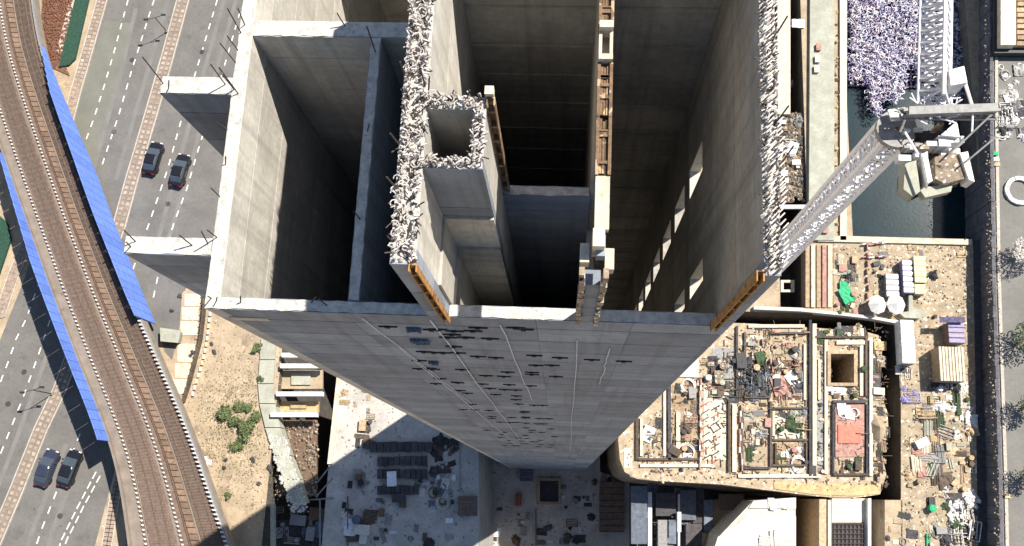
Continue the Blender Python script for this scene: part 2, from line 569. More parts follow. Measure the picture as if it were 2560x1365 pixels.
# ================================================================== VIADUCT
DZ = 4.5
RE = [(78, -150), (80, -60), (85, 0), (105, 123), (154, 267), (205, 410), (256, 554), (303, 667), (331, 743), (367, 820), (410, 920), (455, 1022), (496, 1125), (548, 1280), (580, 1365), (610, 1450)]
LE = [(-120, -150), (-95, 0), (-70, 130), (-30, 270), (15, 400), (60, 530), (100, 640), (124, 712), (170, 830), (207, 929), (243, 1011), (284, 1125), (305, 1218), (318, 1310), (326, 1370), (335, 1450)]
via = thing('railway_viaduct', 'brown railway viaduct curving over the highway with blue side panels', 'viaduct', tuple(P(200, 600, 0)))
VB = tuple(via.location)


def resample(pl, n, z):
    W = [P(x, y, z) for x, y in pl]
    d = [0]
    for i in range(len(W) - 1):
        d.append(d[-1] + (W[i + 1] - W[i]).length)
    # smooth parameterisation by image y
    res = []
    for k in range(n):
        t = d[-1] * k / (n - 1)
        i = max(j for j in range(len(d)) if d[j] <= t + 1e-9)
        i = min(i, len(W) - 2)
        res.append(W[i] + (W[i + 1] - W[i]) * ((t - d[i]) / (d[i + 1] - d[i])))
    return res


def smooth(W, it=6):
    for _ in range(it):
        W = [W[0]] + [(W[i - 1] + W[i] * 2 + W[i + 1]) / 4 for i in range(1, len(W) - 1)] + [W[-1]]
    return W


NV = 60
RW = smooth(resample(RE, NV, DZ))
LW = smooth(resample(LE, NV, DZ))


def lane(u, j, z):
    """u 0 (left edge) .. 1 (right edge)"""
    p = LW[j] + (RW[j] - LW[j]) * u
    return Vector((p.x, p.y, z))


def ribbon(u0, u1, z0, z1, j0=0, j1=NV - 1):
    o = B()
    for j in range(j0, j1):
        q = [lane(u0, j, 0), lane(u1, j, 0), lane(u1, j + 1, 0), lane(u0, j + 1, 0)]
        o.prism([(p.x, p.y) for p in q], z0, z1)
    return o


part('deck', ribbon(0, 1, DZ - 1.2, DZ), 'deck', via, VB)
part('track_bed', ribbon(0.20, 0.47, DZ, DZ + 0.12), 'brown', via, VB)
part('track_bed', ribbon(0.52, 0.60, DZ, DZ + 0.09), 'brown', via, VB)
part('track_bed', ribbon(0.72, 0.93, DZ, DZ + 0.07), 'brown', via, VB)
for (u, wd) in ((0.17, .006), (0.31, 0.004), (0.41, 0.004), (0.53, 0.007), (0.60, 0.006), (0.78, 0.006), (0.88, 0.006)):
    part('rail', ribbon(u - wd, u + wd, DZ, DZ + 0.26), 'rust', via, VB)
# cable covers, one slab each
def seg(u0, u1, t0, t1, z0, z1):
    def at(u, t):
        j = min(int(t), NV - 2)
        return lane(u, j, 0).lerp(lane(u, j + 1, 0), t - j)
    return B().prism([tuple(at(u, t)[:2]) for u, t in ((u0, t0), (u1, t0), (u1, t1), (u0, t1))], z0, z1)


for k in range(110):
    t = 2 + k * 0.5
    if t + 0.5 > NV - 1:
        break
    part('cable_cover', seg(0.615, 0.70, t + 0.02, t + 0.46, DZ + 0.0, DZ + 0.22 + U(-.01, .01)), 'trough', via, VB)
sl_ = B()
for k in range(480):
    t = 1 + k * 0.12
    if t > NV - 2.2:
        break
    for (u0, u1) in ((0.22, 0.45), (0.73, 0.92)):
        q = seg(u0, u1, t, t + 0.055, DZ + 0.1, DZ + 0.19)
        sl_.add(q.v, q.f)
part('sleepers', sl_, 'sleeper', via, VB, kind='stuff')
cl = B()
for k in range(200):
    t = 2 + k * 0.35
    if t > NV - 2.2:
        break
    for u in (0.17, 0.53):
        q = seg(u - 0.010, u + 0.010, t, t + 0.13, DZ + 0.2, DZ + 0.34)
        cl.add(q.v, q.f)
    if t > 32:
        q = seg(0.955, 0.985, t, t + 0.13, DZ + 0.2, DZ + 0.7)
        cl.add(q.v, q.f)
part('rail_clips', cl, 'clip', via, VB, kind='stuff')
part('parapet', ribbon(0.0, 0.025, DZ, DZ + 0.5), 'deck', via, VB)
part('parapet', ribbon(0.975, 1.0, DZ, DZ + 0.5), 'steel', via, VB)
part('girder', ribbon(0.12, 0.88, 1.2, DZ - 1.2), 'deck', via, VB)
for j in (4, 14, 24, 34, 44, 54):
    c = lane(0.5, j, 0)
    part('pier', B().box(c.x - 1, c.x + 1, c.y - .8, c.y + .8, 0, 1.2), 'deck', via, VB)


def idx(px, py, edge):
    t = P(px, py, DZ)
    return min(range(NV * 10 - 10), key=lambda k: ((edge[k // 10].lerp(edge[min(k // 10 + 1, NV - 1)], (k % 10) / 10)) - t).length) / 10


def panels(edge, u_out, t0, t1, zb0, zb1, zt, step, outw):
    n = int((t1 - t0) / step)
    for k in range(n):
        ta = t0 + k * step
        tb = ta + step * 0.965
        def pt(t):
            j = min(int(t), NV - 2)
            a = edge[j].lerp(edge[j + 1], t - j)
            d = (edge[j + 1] - edge[j]).normalized()
            return a, Vector((-d.y, d.x, 0)) * outw
        a, na = pt(ta)
        c, nc = pt(tb)
        if outw > 0 and edge is RW:
            a, c = a + na * .5, c + nc * .5
        f = (k + 0.5) / n
        zb = zb0 + (zb1 - zb0) * min(1, f * 2.2)
        o = B()
        o.prism([tuple(q[:2]) for q in (a, c, c + nc, a + na)], zb, zt(f))
        # pressed ribs and top rail
        for i in range(1, 4):
            z = zb + (zt(f) - zb) * i / 4
            o.prism([tuple(q[:2]) for q in (a + na * .9, c + nc * .9, c + nc * 1.15, a + na * 1.15)], z - 0.02, z + 0.02)
        part('barrier_panel', o, 'blue', via, VB)
        if k % 2 == 0:
            if edge is RW:
                a = a - na * 2
            q = B()
            q.box(a.x - .06, a.x + .06, a.y - .06, a.y + .06, zb, zt(f) + 0.05)
            part('post', q, 'black', via, VB)


tr0, tr1 = idx(105, 123, RW), idx(372, 815, RW)
tl0, tl1 = idx(12, 390, LW), idx(284, 1125, LW)
panels(RW, 1, tr0, tr1, DZ - 0.2, DZ - 3.2, lambda f: DZ + 0.4 + 1.9 * min(1, f * 5), 0.85, 0.12)
panels(LW, 0, tl0, tl1, DZ, DZ, lambda f: DZ + 1.3 + 1.6 * min(1, f * 2.5), 0.85, 0.12)

# ================================================================== EXCAVATION SIDE WORKS
# west retaining wall strip, struts, intermediate floors
rw = thing('retaining_wall', 'pale capping beam of the shored pit beside the sand', 'retaining wall', tuple(P(690, 1050, -1)))
rb = tuple(rw.location)
cap = [(672, 845), (668, 900), (664, 960), (668, 1010), (682, 1070), (705, 1140), (728, 1200), (745, 1260)]
for i in range(len(cap) - 1):
    (ax, ay), (bx, by) = cap[i], cap[i + 1]
    part('capping_beam', B().prism(poly([(ax - 19, ay), (ax + 19, ay), (bx + 19, by - 2), (bx - 19, by - 2)], 0.3), -1.5, 0.3 + 0.01 * i), 'palegreen', rw, rb)
for k, (x0, x1, y, c) in enumerate(((700, 806, 915, 0), (690, 806, 985, 0), (676, 792, 1037, 0), (704, 770, 888, 0))):
    st = single('shoring_strut', slabpx(x0, y - 6, x1, y + 5, 0.9, 0.8), 'white',
                ['white shoring strut second from the top above the tan floor', 'white shoring strut third from the top between two tan floors',
                 'white shoring strut lowest of four above the red brown debris', 'white shoring strut highest of four, nearest the tower'][k], 'strut', 'shoring struts across the pit')
for k, (q, mt_, lb) in enumerate((((698, 925, 806, 972), 'sand', 'tan floor deck between the second and third white struts'),
                                  ((696, 1003, 796, 1031), 'ochre', 'orange tan floor deck just above the lowest white strut'),
                                  ((690, 1050, 792, 1236), 'rust', 'red brown debris deck below the lowest white strut'))):
    single('floor_deck', slabpx(*q, -1.2 - 0.3 * k, 0.5), mt_, lb, 'deck')
    if k < 2:
        single('timber_mat', slabpx(q[0] + 30, q[1] + 8, q[2] - 30, q[3] - 10, -0.9 - .3 * k, 0.15), 'palegreen' if k == 0 else 'timber', 'small mat lying on the ' + lb, 'mat')
bb = B()
for k in range(260):
    q = P(U(688, 795), U(1052, 1240), -1.6)
    bb.rock(q.x, q.y, q.z, U(.06, .28))
struct('rubble', bb, 'debris', kind='stuff')
bb = B()
for k in range(420):
    t = R()
    x = 690 + t * 60 + U(-22, 22)
    y = 1090 + t * 190
    q = P(x, y, 0.2)
    bb.rock(q.x, q.y, 0.3, U(.05, .22))
struct('rubble', bb, 'lump', kind='stuff')

# site slab in front of the tower
SZ = -2.0
site = single('site_slab', B().prism(poly([(846, 915), (1196, 915), (1196, 1460), (796, 1460), (822, 1160)], SZ), PZ, SZ), 'slab',
              'large smooth grey slab of the works area below the tower front', 'slab')
SZ2 = -26.0
single('site_slab', B().prism(poly([(1150, 915), (1500, 915), (1500, 1180), (1574, 1200), (1574, 1560), (1150, 1560)], SZ2), PZ, SZ2 - .003), 'slab', 'deep grey slab level under the tower foot holding the red tank', 'slab')
single('edge_kerb', B().prism(poly([(846, 918), (858, 918), (832, 1160), (820, 1160)], SZ), SZ, SZ + .35), 'cream', 'cream kerb along the left edge of the works slab', 'kerb')

# ================================================================== TOWER CORE
A = 89.5
BZ = 93.7
TB = (-2.0, 9.9, PZ)
tower = thing('tower_core', 'unfinished bare concrete core of a skyscraper seen from above, open shafts', 'tower', TB)
J0 = 88.5


def wall(x0, x1, y0, y1, ztop, m='concrete', zbot=PZ, label=None, name='wall', cuts=None, gap=0.025):
    c = 0.018
    o = part(name, B().box(x0 + c, x1 - c, y0 + c, y1 - c, zbot, ztop - 0.02), m, tower, TB, label=label)
    z = ztop
    st = 1.6
    j = J0 + st * math.ceil((ztop - J0) / st) - st
    if ztop - j < 0.5:
        j -= st
    cache = {}
    while z > zbot + 0.01:
        zl = max(j, zbot)
        hh = round(z - zl, 3)
        if hh not in cache:
            cx_ = [x0] + (cuts or []) + [x1]
            cache[hh] = []
            for i in range(len(cx_) - 1):
                b_ = B().box(cx_[i] + (.008 if i else 0), cx_[i + 1], y0, y1, gap, hh)
                off(b_, (TB[0], TB[1], 0))
                cache[hh].append(b_.mesh('wall_lift', m))
        for me_ in cache[hh]:
            link('wall_lift', me_, o, (0, 0, zl - TB[2]))
        z = zl
        if z < 62:
            st = 3.2
        j -= st
    return o


wall(-7.2, -6.9, 3.28, 16.9, A)
wall(-6.9, 3.15, 3.28, 3.53, A, 'concrete_shaded', label='south wall, the long grey face towards the yard', cuts=[-4.4, -2.5, -.6, 1.3], gap=.045)
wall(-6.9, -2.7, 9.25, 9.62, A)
wall(-4.33, -4.1, 3.53, 9.25, A, 'concrete_shaded')
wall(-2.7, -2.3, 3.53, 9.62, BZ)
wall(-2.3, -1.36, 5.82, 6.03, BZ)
wall(-1.36, 0.398, 5.82, 6.03, A, 'concrete_shaded')
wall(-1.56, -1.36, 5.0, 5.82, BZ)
wall(-2.3, -1.36, 4.83, 5.0, BZ, 'concrete_shaded')
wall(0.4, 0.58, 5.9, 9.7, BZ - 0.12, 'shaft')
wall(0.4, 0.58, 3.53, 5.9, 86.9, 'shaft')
part('cross_beam', B().box(0.42, 0.56, 3.535, 5.895, BZ - .4, BZ - .12), 'concrete_shaded', tower, TB)
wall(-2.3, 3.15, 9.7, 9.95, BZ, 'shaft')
wall(-2.7, -2.3, 9.62, 11.2, BZ)
wall(-6.9, 3.15, 16.6, 16.9, A)
wall(2.9, 3.15, 9.95, 16.6, A)
wall(-2.7, -2.3, 3.28, 3.53, BZ, 'concrete_shaded', A + .003)
wall(0.27, 0.53, 3.28, 3.53, BZ - 1.0, 'concrete_shaded', A + .003)
wall(2.9, 3.15, 3.28, 3.53, BZ, 'concrete_shaded', A + .003)
wall(-8.75, -7.2, 7.88, 8.28, A, 'concrete_shaded', 0, 'short fin wall projecting towards the highway', 'fin_wall')
wall(-9.02, -7.2, 4.36, 4.73, A, 'concrete_shaded', 0, 'short fin wall nearest the viaduct', 'fin_wall')


# east wall with door openings on each floor
def pierced(y0, y1, x0, x1, ztop):
    m = 'shaft'
    first = None
    z = ztop
    j = 91.5
    
    cache = {}
    while z > PZ + .01:
        zl = max(j, PZ)
        hh = round(z - zl, 3)
        if (hh, zl < 87) not in cache:
            b_ = B()
            if hh > 2.9 and zl < 87:
                ys_ = [y0, 4.6, 5.1, 7.1, 7.8, y1]
                for k in range(5):
                    if k % 2 == 0:
                        b_.box(x0, x1, ys_[k], ys_[k + 1], 0.025, hh)
                    else:
                        b_.box(x0, x1, ys_[k], ys_[k + 1], 2.25, hh)
                        b_.box(x0, x1, ys_[k], ys_[k + 1], 0.025, 0.22)
            else:
                b_.box(x0, x1, y0, y1, 0.025, hh)
            off(b_, (TB[0], TB[1], 0))
            cache[(hh, zl < 87)] = b_.mesh('pierced_lift', m)
        link('pierced_lift', cache[(hh, zl < 87)], tower, (0, 0, zl - TB[2]))
        z = zl
        j -= 3


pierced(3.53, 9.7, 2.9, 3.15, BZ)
# horizontal construction ledges inside the back wall
for k in range(28):
    z = J0 + 3.2 - 1.6 * k + U(-.1, .1)
    part('ledge', B().box(-2.3, 2.9, 9.675, 9.699, z - .03, z + .01 + U(0, .03)), 'shaft', tower, TB)

# smooth cap strips on the low walls (trowelled tops)
for q in ((-7.2, -6.9, 3.28, 16.9), (-6.9, -2.7, 3.28, 3.53), (-2.3, 0.27, 3.28, 3.53), (0.53, 2.9, 3.28, 3.53), (-6.9, -2.7, 9.25, 9.62), (-4.33, -4.1, 3.53, 9.25),
          (-1.36, 0.4, 5.82, 6.03), (-8.75, -7.2, 7.88, 8.28), (-9.02, -7.2, 4.36, 4.73)):
    nx = max(1, int((q[1] - q[0]) / 0.14))
    ny = max(1, int((q[3] - q[2]) / 0.14))
    o = B()
    vs = []
    for jy in range(ny + 1):
        for ix in range(nx + 1):
            edge = ix in (0, nx) or jy in (0, ny)
            ex = (U(-.028, .0) if ix == nx else U(0, .028) if ix == 0 else 0)
            ey = (U(-.028, 0) if jy == ny else U(0, .028) if jy == 0 else 0)
            vs.append((q[0] + (q[1] - q[0]) * ix / nx + ex, q[2] + (q[3] - q[2]) * jy / ny + ey, A + 0.02 + U(-.01, .012)))
    o.add(vs, [(jy * (nx + 1) + ix, jy * (nx + 1) + ix + 1, (jy + 1) * (nx + 1) + ix + 1, (jy + 1) * (nx + 1) + ix) for jy in range(ny) for ix in range(nx)])
    # skirt so that the cap has thickness
    n0 = len(o.v)
    o.box(q[0] + .03, q[1] - .03, q[2] + .03, q[3] - .03, A - 0.015, A + 0.005)
    part('wall_top', o, 'top', tower, TB)


# rough tops of the tall walls: broken concrete, ties and starter bars
def rough_top(x0, x1, y0, y1, z, n, diag=False, lump='lump'):
    o = B()
    area = (x1 - x0) * (y1 - y0)
    part('top_bed', B().box(x0 + .005, x1 - .005, y0 + .005, y1 - .005, z - .01, z + .006), lump, tower, TB)
    o = B()
    for k in range(int(area * n)):
        o.rock(U(x0 + .02, x1 - .02), U(y0 + .02, y1 - .02), z + U(-.02, .03), U(.015, .065), 0.9)
    part('broken_top', o, lump, tower, TB, kind='stuff')
    o = B()
    for k in range(int(area * 42)):
        cx_, cy_ = U(x0 + .02, x1 - .02), U(y0 + .02, y1 - .02)
        a0 = U(0, 6.28) if not diag else U(.5, 1.0)
        rr = U(.04, .085)
        tl = U(-.5, .5)
        prev = None
        for j in range(6):
            t = j * (4.2 / 5) - 2.1
            if diag and k % 3:
                q_ = Vector((cx_ + math.cos(a0) * t * .035, cy_ + math.sin(a0) * t * .035, z + .07 + .02 * math.cos(t * 1.5)))
            else:
                q_ = Vector((cx_ + rr * math.cos(a0 + t), cy_ + rr * math.sin(a0 + t), z + .05 + tl * rr * math.sin(a0 + t) + .02 * j))
            if prev is not None:
                o.bar(prev, q_, .0095)
            prev = q_
    part('tie_loops', o, 'rebar_w', tower, TB, kind='stuff')
    o = B()
    long_y = (y1 - y0) > (x1 - x0)
    L_ = (y1 - y0) if long_y else (x1 - x0)
    k = 0
    d = 0.03
    while d < L_:
        # hoop ties bent over
        for r_ in range(2):
            u = (0.2 if r_ == 0 else 0.8) + U(-.1, .1)
            h = U(.10, .22)
            if long_y:
                a = Vector((x0 + (x1 - x0) * u, y0 + d, z))
                e_ = Vector((U(-.06, .10) if not diag else 0.09, U(-.03, .09) if not diag else .10, 0))
            else:
                a = Vector((x0 + d, y0 + (y1 - y0) * u, z))
                e_ = Vector((U(-.06, .06), U(-.04, .06), 0))
            o.bar(a, a + e_ * 0.3 + Vector((0, 0, h)), .014)
            o.bar(a + e_ * 0.3 + Vector((0, 0, h)), a + e_ * 1.3 + Vector((0, 0, h * .75)), .014)
        d += U(.06, .10)
    part('tie_bars', o, 'rebar_w', tower, TB, kind='stuff')
    o = B()
    for k in range(int(area * 110)):
        a = Vector((U(x0, x1), U(y0, y1), z))
        b_ = a + Vector((U(-.12, .12), U(-.12, .12), U(.06, .12)))
        o.bar(a + Vector((0, 0, .03)), b_, .012)
    part('loose_bars', o, 'rebar', tower, TB, kind='stuff')


rough_top(-2.7, -2.3, 3.3, 9.6, BZ, 210)
rough_top(-2.3, -1.37, 5.83, 6.02, BZ, 240)
rough_top(-1.56, -1.37, 5.0, 5.8, BZ, 240)
rough_top(-2.3, -1.37, 4.84, 4.99, BZ, 240)
rough_top(2.9, 3.15, 3.3, 9.7, BZ, 210, True)


# starter bars left standing on the west side, each one a part
def starter(x, y, z, h, lx=0, ly=0):
    a = Vector((x, y, z - 0.05))
    b_ = Vector((x + lx, y + ly, z + h))
    o = B().bar(a, b_, .014, 5)
    part('starter_bar', o, 'rebar', tower, TB)


for (x, y, h, lx, ly) in ((-7.15, 9.3, 1.1, 0, .1), (-7.1, 9.5, 0.9, .1, 0), (-7.18, 8.6, 0.9, -.1, .1), (-7.15, 8.0, 1.0, 0, 0), (-7.05, 7.9, 1.3, -.05, .1), (-7.35, 8.1, 1.1, 0, .05),
                          (-8.7, 8.1, 1.3, 0, .1), (-8.6, 8.0, .5, .2, 0), (-7.18, 7.1, .5, -.1, 0), (-7.12, 4.75, .7, 0, 0), (-7.3, 4.6, 0.8, .1, .1), (-7.6, 4.55, .6, -.1, .1), (-8.8, 4.6, .7, 0, .1),
                          (-8.9, 4.5, .5, .1, 0), (-7.1, 3.5, .5, .1, -.05), (-7.0, 3.45, .4, .15, 0), (-7.15, 5.6, .4, -.1, .1), (-4.9, 9.5, .5, -.1, .1), (-4.2, 8.9, 1.2, 0, .1), (-4.25, 7.1, .3, .1, .1),
                          (-4.2, 5.2, .35, -.1, .1), (-5.1, 3.45, .3, .2, .1), (-4.7, 3.4, .3, -.15, .1), (-7.15, 6.3, .35, .1, .1), (-2.35, 6.2, .9, 0, 0.05), (-2.3, 6.1, .7, .1, 0), (-2.65, 6.3, .8, 0, 0),
                          (-2.6, 5.1, .6, -.15, .1), (-2.6, 4.4, .6, -.15, .1), (3.05, 7.0, .5, .2, .3), (3.05, 5.6, .4, .2, .25), (3.1, 4.9, .4, .2, .3), (-1.7, 5.9, .4, .1, .1),
                          (-6.5, 3.4, .35, .1, .1), (-7.17, 8.9, .7, -.05, .05)):
    tall = x > -3
    starter(x, y, BZ if tall else A, h * .8, lx, ly)

# rusty channels at wall ends
def channel(x0, x1, y0, y1, z0, z1, m='orange', split=1, open_side='s'):
    o = B()
    t = 0.02
    o.box(x0, x0 + t, y0, y1, z0, z1)
    o.box(x1 - t, x1, y0, y1, z0, z1)
    o.box(x0 + t, x1 - t, y1 - t, y1, z0, z1)
    n = 7
    for k in range(n):
        z = z0 + (z1 - z0) * (k + .5) / n
        o.box(x0 + t, x1 - t, y0 + .01, y1 - t, z - .03, z + .03)
    part('stop_end_channel', o, m, tower, TB)


channel(-2.40, -2.27, 3.16, 3.278, A - 0.1, BZ + .05)
channel(2.78, 2.898, 3.18, 3.34, A - 0.1, BZ + .05)
channel(-1.355, -1.22, 5.86, 6.0, A, BZ + .1, 'agedplank')
part('timber_block', B().box(-1.38, -1.24, 6.0, 6.14, BZ, BZ + .2), 'cream', tower, TB)
# formwork left on top of the centre wall: rusty channels and pale blocks
segs = [(3.9, 4.75, 'cream'), (4.76, 5.7, 'rust'), (5.71, 6.62, 'rust'), (7.28, 8.2, 'rust'), (8.21, 9.2, 'rust')]
for (a, b_, m_) in segs:
    o = B()
    if m_ == 'rust':
        o.box(0.37, 0.42, a, b_, BZ - .3, BZ + .1)
        o.box(0.56, 0.61, a, b_, BZ - .3, BZ + .1)
        for i in range(3):
            o.box(0.424 + i * .046, 0.462 + i * .046, a + U(0, .06), b_ - U(0, .06), BZ - .1, BZ + 0.03 + U(0, .03))
        for i in range(4):
            k = U(a + .1, b_ - .2)
            o.box(0.40, 0.58, k, k + .05, BZ + .06, BZ + .085)
    else:
        o.box(0.38, 0.60, a, b_, BZ - .1, BZ + .06)
    part('formwork_channel' if m_ == 'rust' else 'timber_block', o, m_ if m_ == 'cream' else 'agedplank', tower, TB)
part('timber_block', B().box(0.38, .60, 6.63, 6.72, BZ - .1, BZ + .2), 'cream', tower, TB)
part('timber_block', B().box(0.38, .60, 7.15, 7.27, BZ - .1, BZ + .25), 'cream', tower, TB)
part('timber_block', B().box(0.38, .43, 6.72, 7.15, BZ - .1, BZ + .12), 'cream', tower, TB)
part('timber_block', B().box(0.55, .60, 6.72, 7.15, BZ - .1, BZ + .12), 'cream', tower, TB)
for s_ in (0, 1):
    x = (0.19, 0.535)[s_]
    o = B()
    z = A
    while z < BZ - .2:
        h = U(.15, .4)
        o.box(x + U(-.02, .01), x + .075 + U(-.01, .03), 3.22 + U(-.03, .02), 3.36, z, z + h)
        z += h + .02
    part('side_shutter', o, 'debris', tower, TB)
part('timber_block', B().box(0.18, .32, 3.45, 3.75, BZ - .5, BZ - .2), 'cream', tower, TB)
part('timber_block', B().box(0.56, .70, 3.35, 3.68, BZ - .5, BZ - .2), 'cream', tower, TB)
part('timber_block', B().box(0.36, .54, 3.62, 3.9, BZ - .5, BZ + .12), 'cream', tower, TB)

for (zt_, dx_, dy_) in ((91.2, .05, .06), (89.3, .10, .13)):
    part('thickening', B().box(-2.30 + .002, -2.3 + dx_, 3.54, 4.82, PZ, zt_).box(-2.3 + dx_ + .001, -1.365, 4.83 - dy_, 4.828, PZ, zt_ + .002), 'shaft', tower, TB)
# south face: black boxes imitating the dark of recessed slots by floor, hanging sheets, cables
bm = B().box(-.2, .2, -.03, 0, -.03, .03).box(-.06, .04, -.05, 0, -.06, .06).mesh('dark_slot_mark', 'black')
marks = [(970, 815), (1120, 842), (1165, 842), (1225, 845), (1290, 818), (1310, 822), (1195, 818), (1130, 835), (1240, 893), (1195, 890), (1260, 940), (1215, 938), (1262, 973), (1290, 974), (1225, 970),
         (1290, 998), (1048, 900), (1310, 1030), (1292, 1055), (1315, 1042), (1085, 880), (1060, 878), (1340, 912), (1380, 912), (1330, 1075), (1350, 1100), (1480, 898), (1560, 902), (1400, 893),
         (1150, 975), (1100, 945), (1180, 1010), (1230, 1045), (1260, 1080), (1390, 940), (1330, 935), (1090, 958), (1135, 865)]
for k in range(16):
    zz = 88.0 - 3.2 * k
    for i in range(6):
        if R() < .75:
            q = Vector((U(-4.2, -.4), 3.28, zz + U(-.15, .15)))
            link('dark_slot_mark', bm, tower, (q.x - TB[0], q.y - TB[1] - .002, q.z - TB[2]))
for (x, y) in marks:
    q = atY(x, y, 3.28)
    o = link('dark_slot_mark', bm, tower, (q.x - TB[0], q.y - TB[1] - .002, q.z - TB[2]))
for (x, y, w_, h_) in ((1036, 822, .16, .2), (1052, 852, .22, .4), (1085, 905, .14, .2)):
    q = atY(x, y, 3.26)
    o = B()
    for k in range(4):
        for i in range(5):
            o.box(q.x - w_ + k * w_ / 2, q.x - w_ + (k + 1) * w_ / 2 - .02, 3.23 - U(0, .06), 3.277, q.z - h_ / 2 + i * h_ / 5, q.z - h_ / 2 + (i + 1) * h_ / 5)
    part('hanging_sheet', o, 'sheetblue', tower, TB)
for (pa, pb) in (((905, 795), (1180, 1010)), ((1075, 800), (1300, 1100)), ((1443, 850), (1425, 1130)), ((1250, 812), (1330, 1000)), ((1525, 870), (1500, 960)), ((1000, 870), (1290, 1110))):
    a, c = atY(*pa, 3.25), atY(*pb, 3.25)
    o = B()
    pr = a
    for k in range(1, 13):
        q = a.lerp(c, k / 12) + Vector((U(-.03, .03), 0, 0))
        o.bar(pr, q, .014, 4)
        pr = q
    part('hanging_cable', o, 'lightsteel', tower, TB)
part('formwork_recess', B().box(-7.0, -6.2, 3.262, 3.277, A - 1.1, A - .8), 'cream', tower, TB)

# ================================================================== TOWER CRANE
cz = 71.0
mc = P(2262, 300, cz)
crane = thing('tower_crane', 'pale lattice tower crane whose mast runs down behind the tower', 'crane', (mc.x, mc.y, 0))
CB = (mc.x, mc.y, 0)
w2 = 0.50
secs = B()
SH = 1.5
cor = [(-1, -1), (1, -1), (1, 1), (-1, 1)]
for (sx, sy) in cor:
    secs.box(sx * w2 - .10, sx * w2 + .10, sy * w2 - .10, sy * w2 + .10, 0.03, SH)
for i in range(4):
    (ax, ay), (bx, by) = cor[i], cor[(i + 1) % 4]
    a = Vector((ax * w2, ay * w2, 0))
    c = Vector((bx * w2, by * w2, 0))
    up_ = Vector((0, 0, SH))
    secs.bar(a + up_ * .03, c + up_ * .03, .075)
    secs.bar(a + up_ * .53, c + up_ * .53, .06)
    secs.bar(a, c + up_, .06)
    secs.bar(c, a + up_, .06)
secs.bar((-w2, -w2, SH * .5), (w2, w2, SH * .5), .05)
secs.box(-.28, -.24, -.3, .3, 0, SH)
sm = secs.mesh('mast_section', 'mastpaint')
nsec = int((cz - 1) / SH)
for k in range(nsec):
    link('mast_section', sm, crane, (0, 0, cz - 1.2 - SH * (k + 1)))
part('base_block', B().box(-1.8, 1.8, -1.8, 1.8, PZ, 0.2), 'lump', crane)
# slewing head
o = B()
for k in range(16):
    t0, t1 = 2 * math.pi * k / 16, 2 * math.pi * (k + 1) / 16
    o.prism([(0.1 * math.cos(t0), .1 * math.sin(t0)), (.85 * math.cos(t0), .85 * math.sin(t0)), (.85 * math.cos(t1), .85 * math.sin(t1)), (.1 * math.cos(t1), .1 * math.sin(t1))], cz - 1.2, cz - .9)
part('slewing_ring', o, 'steel', crane)


def Q(px, py, z=cz):
    p = P(px, py, z)
    return Vector((p.x - CB[0], p.y - CB[1], z))


def lattice(a, c, w_, h_, n, r, m, name, nparts=1):
    d = (c - a)
    dn = d.normalized()
    sd = Vector((-dn.y, dn.x, 0)).normalized() * w_ / 2
    upv = Vector((0, 0, h_))
    for s_ in range(n):
        p = a + d * (s_ / n)
        q = a + d * ((s_ + 1) / n)
        mid = (p + q) / 2
        o = B()
        for e_ in (-1, 1):
            o.bar(p + sd * e_, q + sd * e_, r * 1.5)
        o.bar(p + upv, q + upv, r * 1.6)
        o.bar(p - sd, p + sd, r)
        o.bar(p - sd, mid + sd, r)
        o.bar(mid + sd, q - sd, r)
        o.bar(p + sd, mid - sd, r)
        o.bar(mid - sd, q + sd, r)
        for e_ in (-1, 1):
            o.bar(p + sd * e_, mid + upv, r)
            o.bar(mid + upv, q + sd * e_, r)
        part(name, o, m, crane)


lattice(Q(2335, 262), Q(2348, -420), 1.25, 1.0, 24, .06, 'lightsteel', 'jib_section')
lattice(Q(2250, 285), Q(2490, 285), .42, .4, 5, .05, 'steel', 'tie_in_section')
part('grey_beam', B().prism([tuple(Q(x, y)[:2]) for x, y in ((2262, 278), (2480, 270), (2482, 290), (2262, 298))], cz + .1, cz + .5), 'steel', crane)
# machinery deck and counterweight
dk = part('machinery_deck', B().prism([tuple(Q(x, y)[:2]) for x, y in ((2268, 300), (2420, 300), (2440, 400), (2425, 440), (2380, 455), (2330, 465), (2300, 480), (2272, 462), (2272, 420), (2290, 380), (2270, 330))], cz - 1.3, cz - 1.15), 'darkgrey', crane)
part('counterweight', B().prism([tuple(Q(x, y)[:2]) for x, y in ((2345, 385), (2398, 372), (2425, 410), (2418, 440), (2370, 452), (2348, 440))], cz - 1.1, cz - .35), 'debris', crane)
part('counterweight', B().prism([tuple(Q(x, y)[:2]) for x, y in ((2272, 400), (2300, 392), (2310, 470), (2292, 484), (2268, 465))], cz - 1.1, cz - .4), 'palegreen', crane)
part('counterweight', B().prism([tuple(Q(x, y)[:2]) for x, y in ((2312, 455), (2400, 446), (2395, 465), (2330, 480))], cz - 1.12, cz - .7), 'palegreen', crane)
part('winch_cover', B().prism([tuple(Q(x, y)[:2]) for x, y in ((2310, 392), (2322, 390), (2334, 450), (2322, 456))], cz - 1.1, cz - .1), 'white', crane)
part('winch_cover', B().prism([tuple(Q(x, y)[:2]) for x, y in ((2405, 378), (2425, 374), (2442, 450), (2428, 445))], cz - 1.0, cz - .2), 'white', crane)
part('winch_cover', B().prism([tuple(Q(x, y)[:2]) for x, y in ((2355, 335), (2395, 300), (2402, 340))], cz - 1.0, cz - .1), 'white', crane)
part('cab', B().prism([tuple(Q(x, y)[:2]) for x, y in ((2345, 205), (2382, 195), (2390, 235), (2350, 242))], cz - .2, cz + 1.1), 'white', crane)
part('platform', B().prism([tuple(Q(x, y)[:2]) for x, y in ((2230, 262), (2275, 255), (2285, 285), (2240, 290))], cz - .6, cz - .5), 'white', crane)
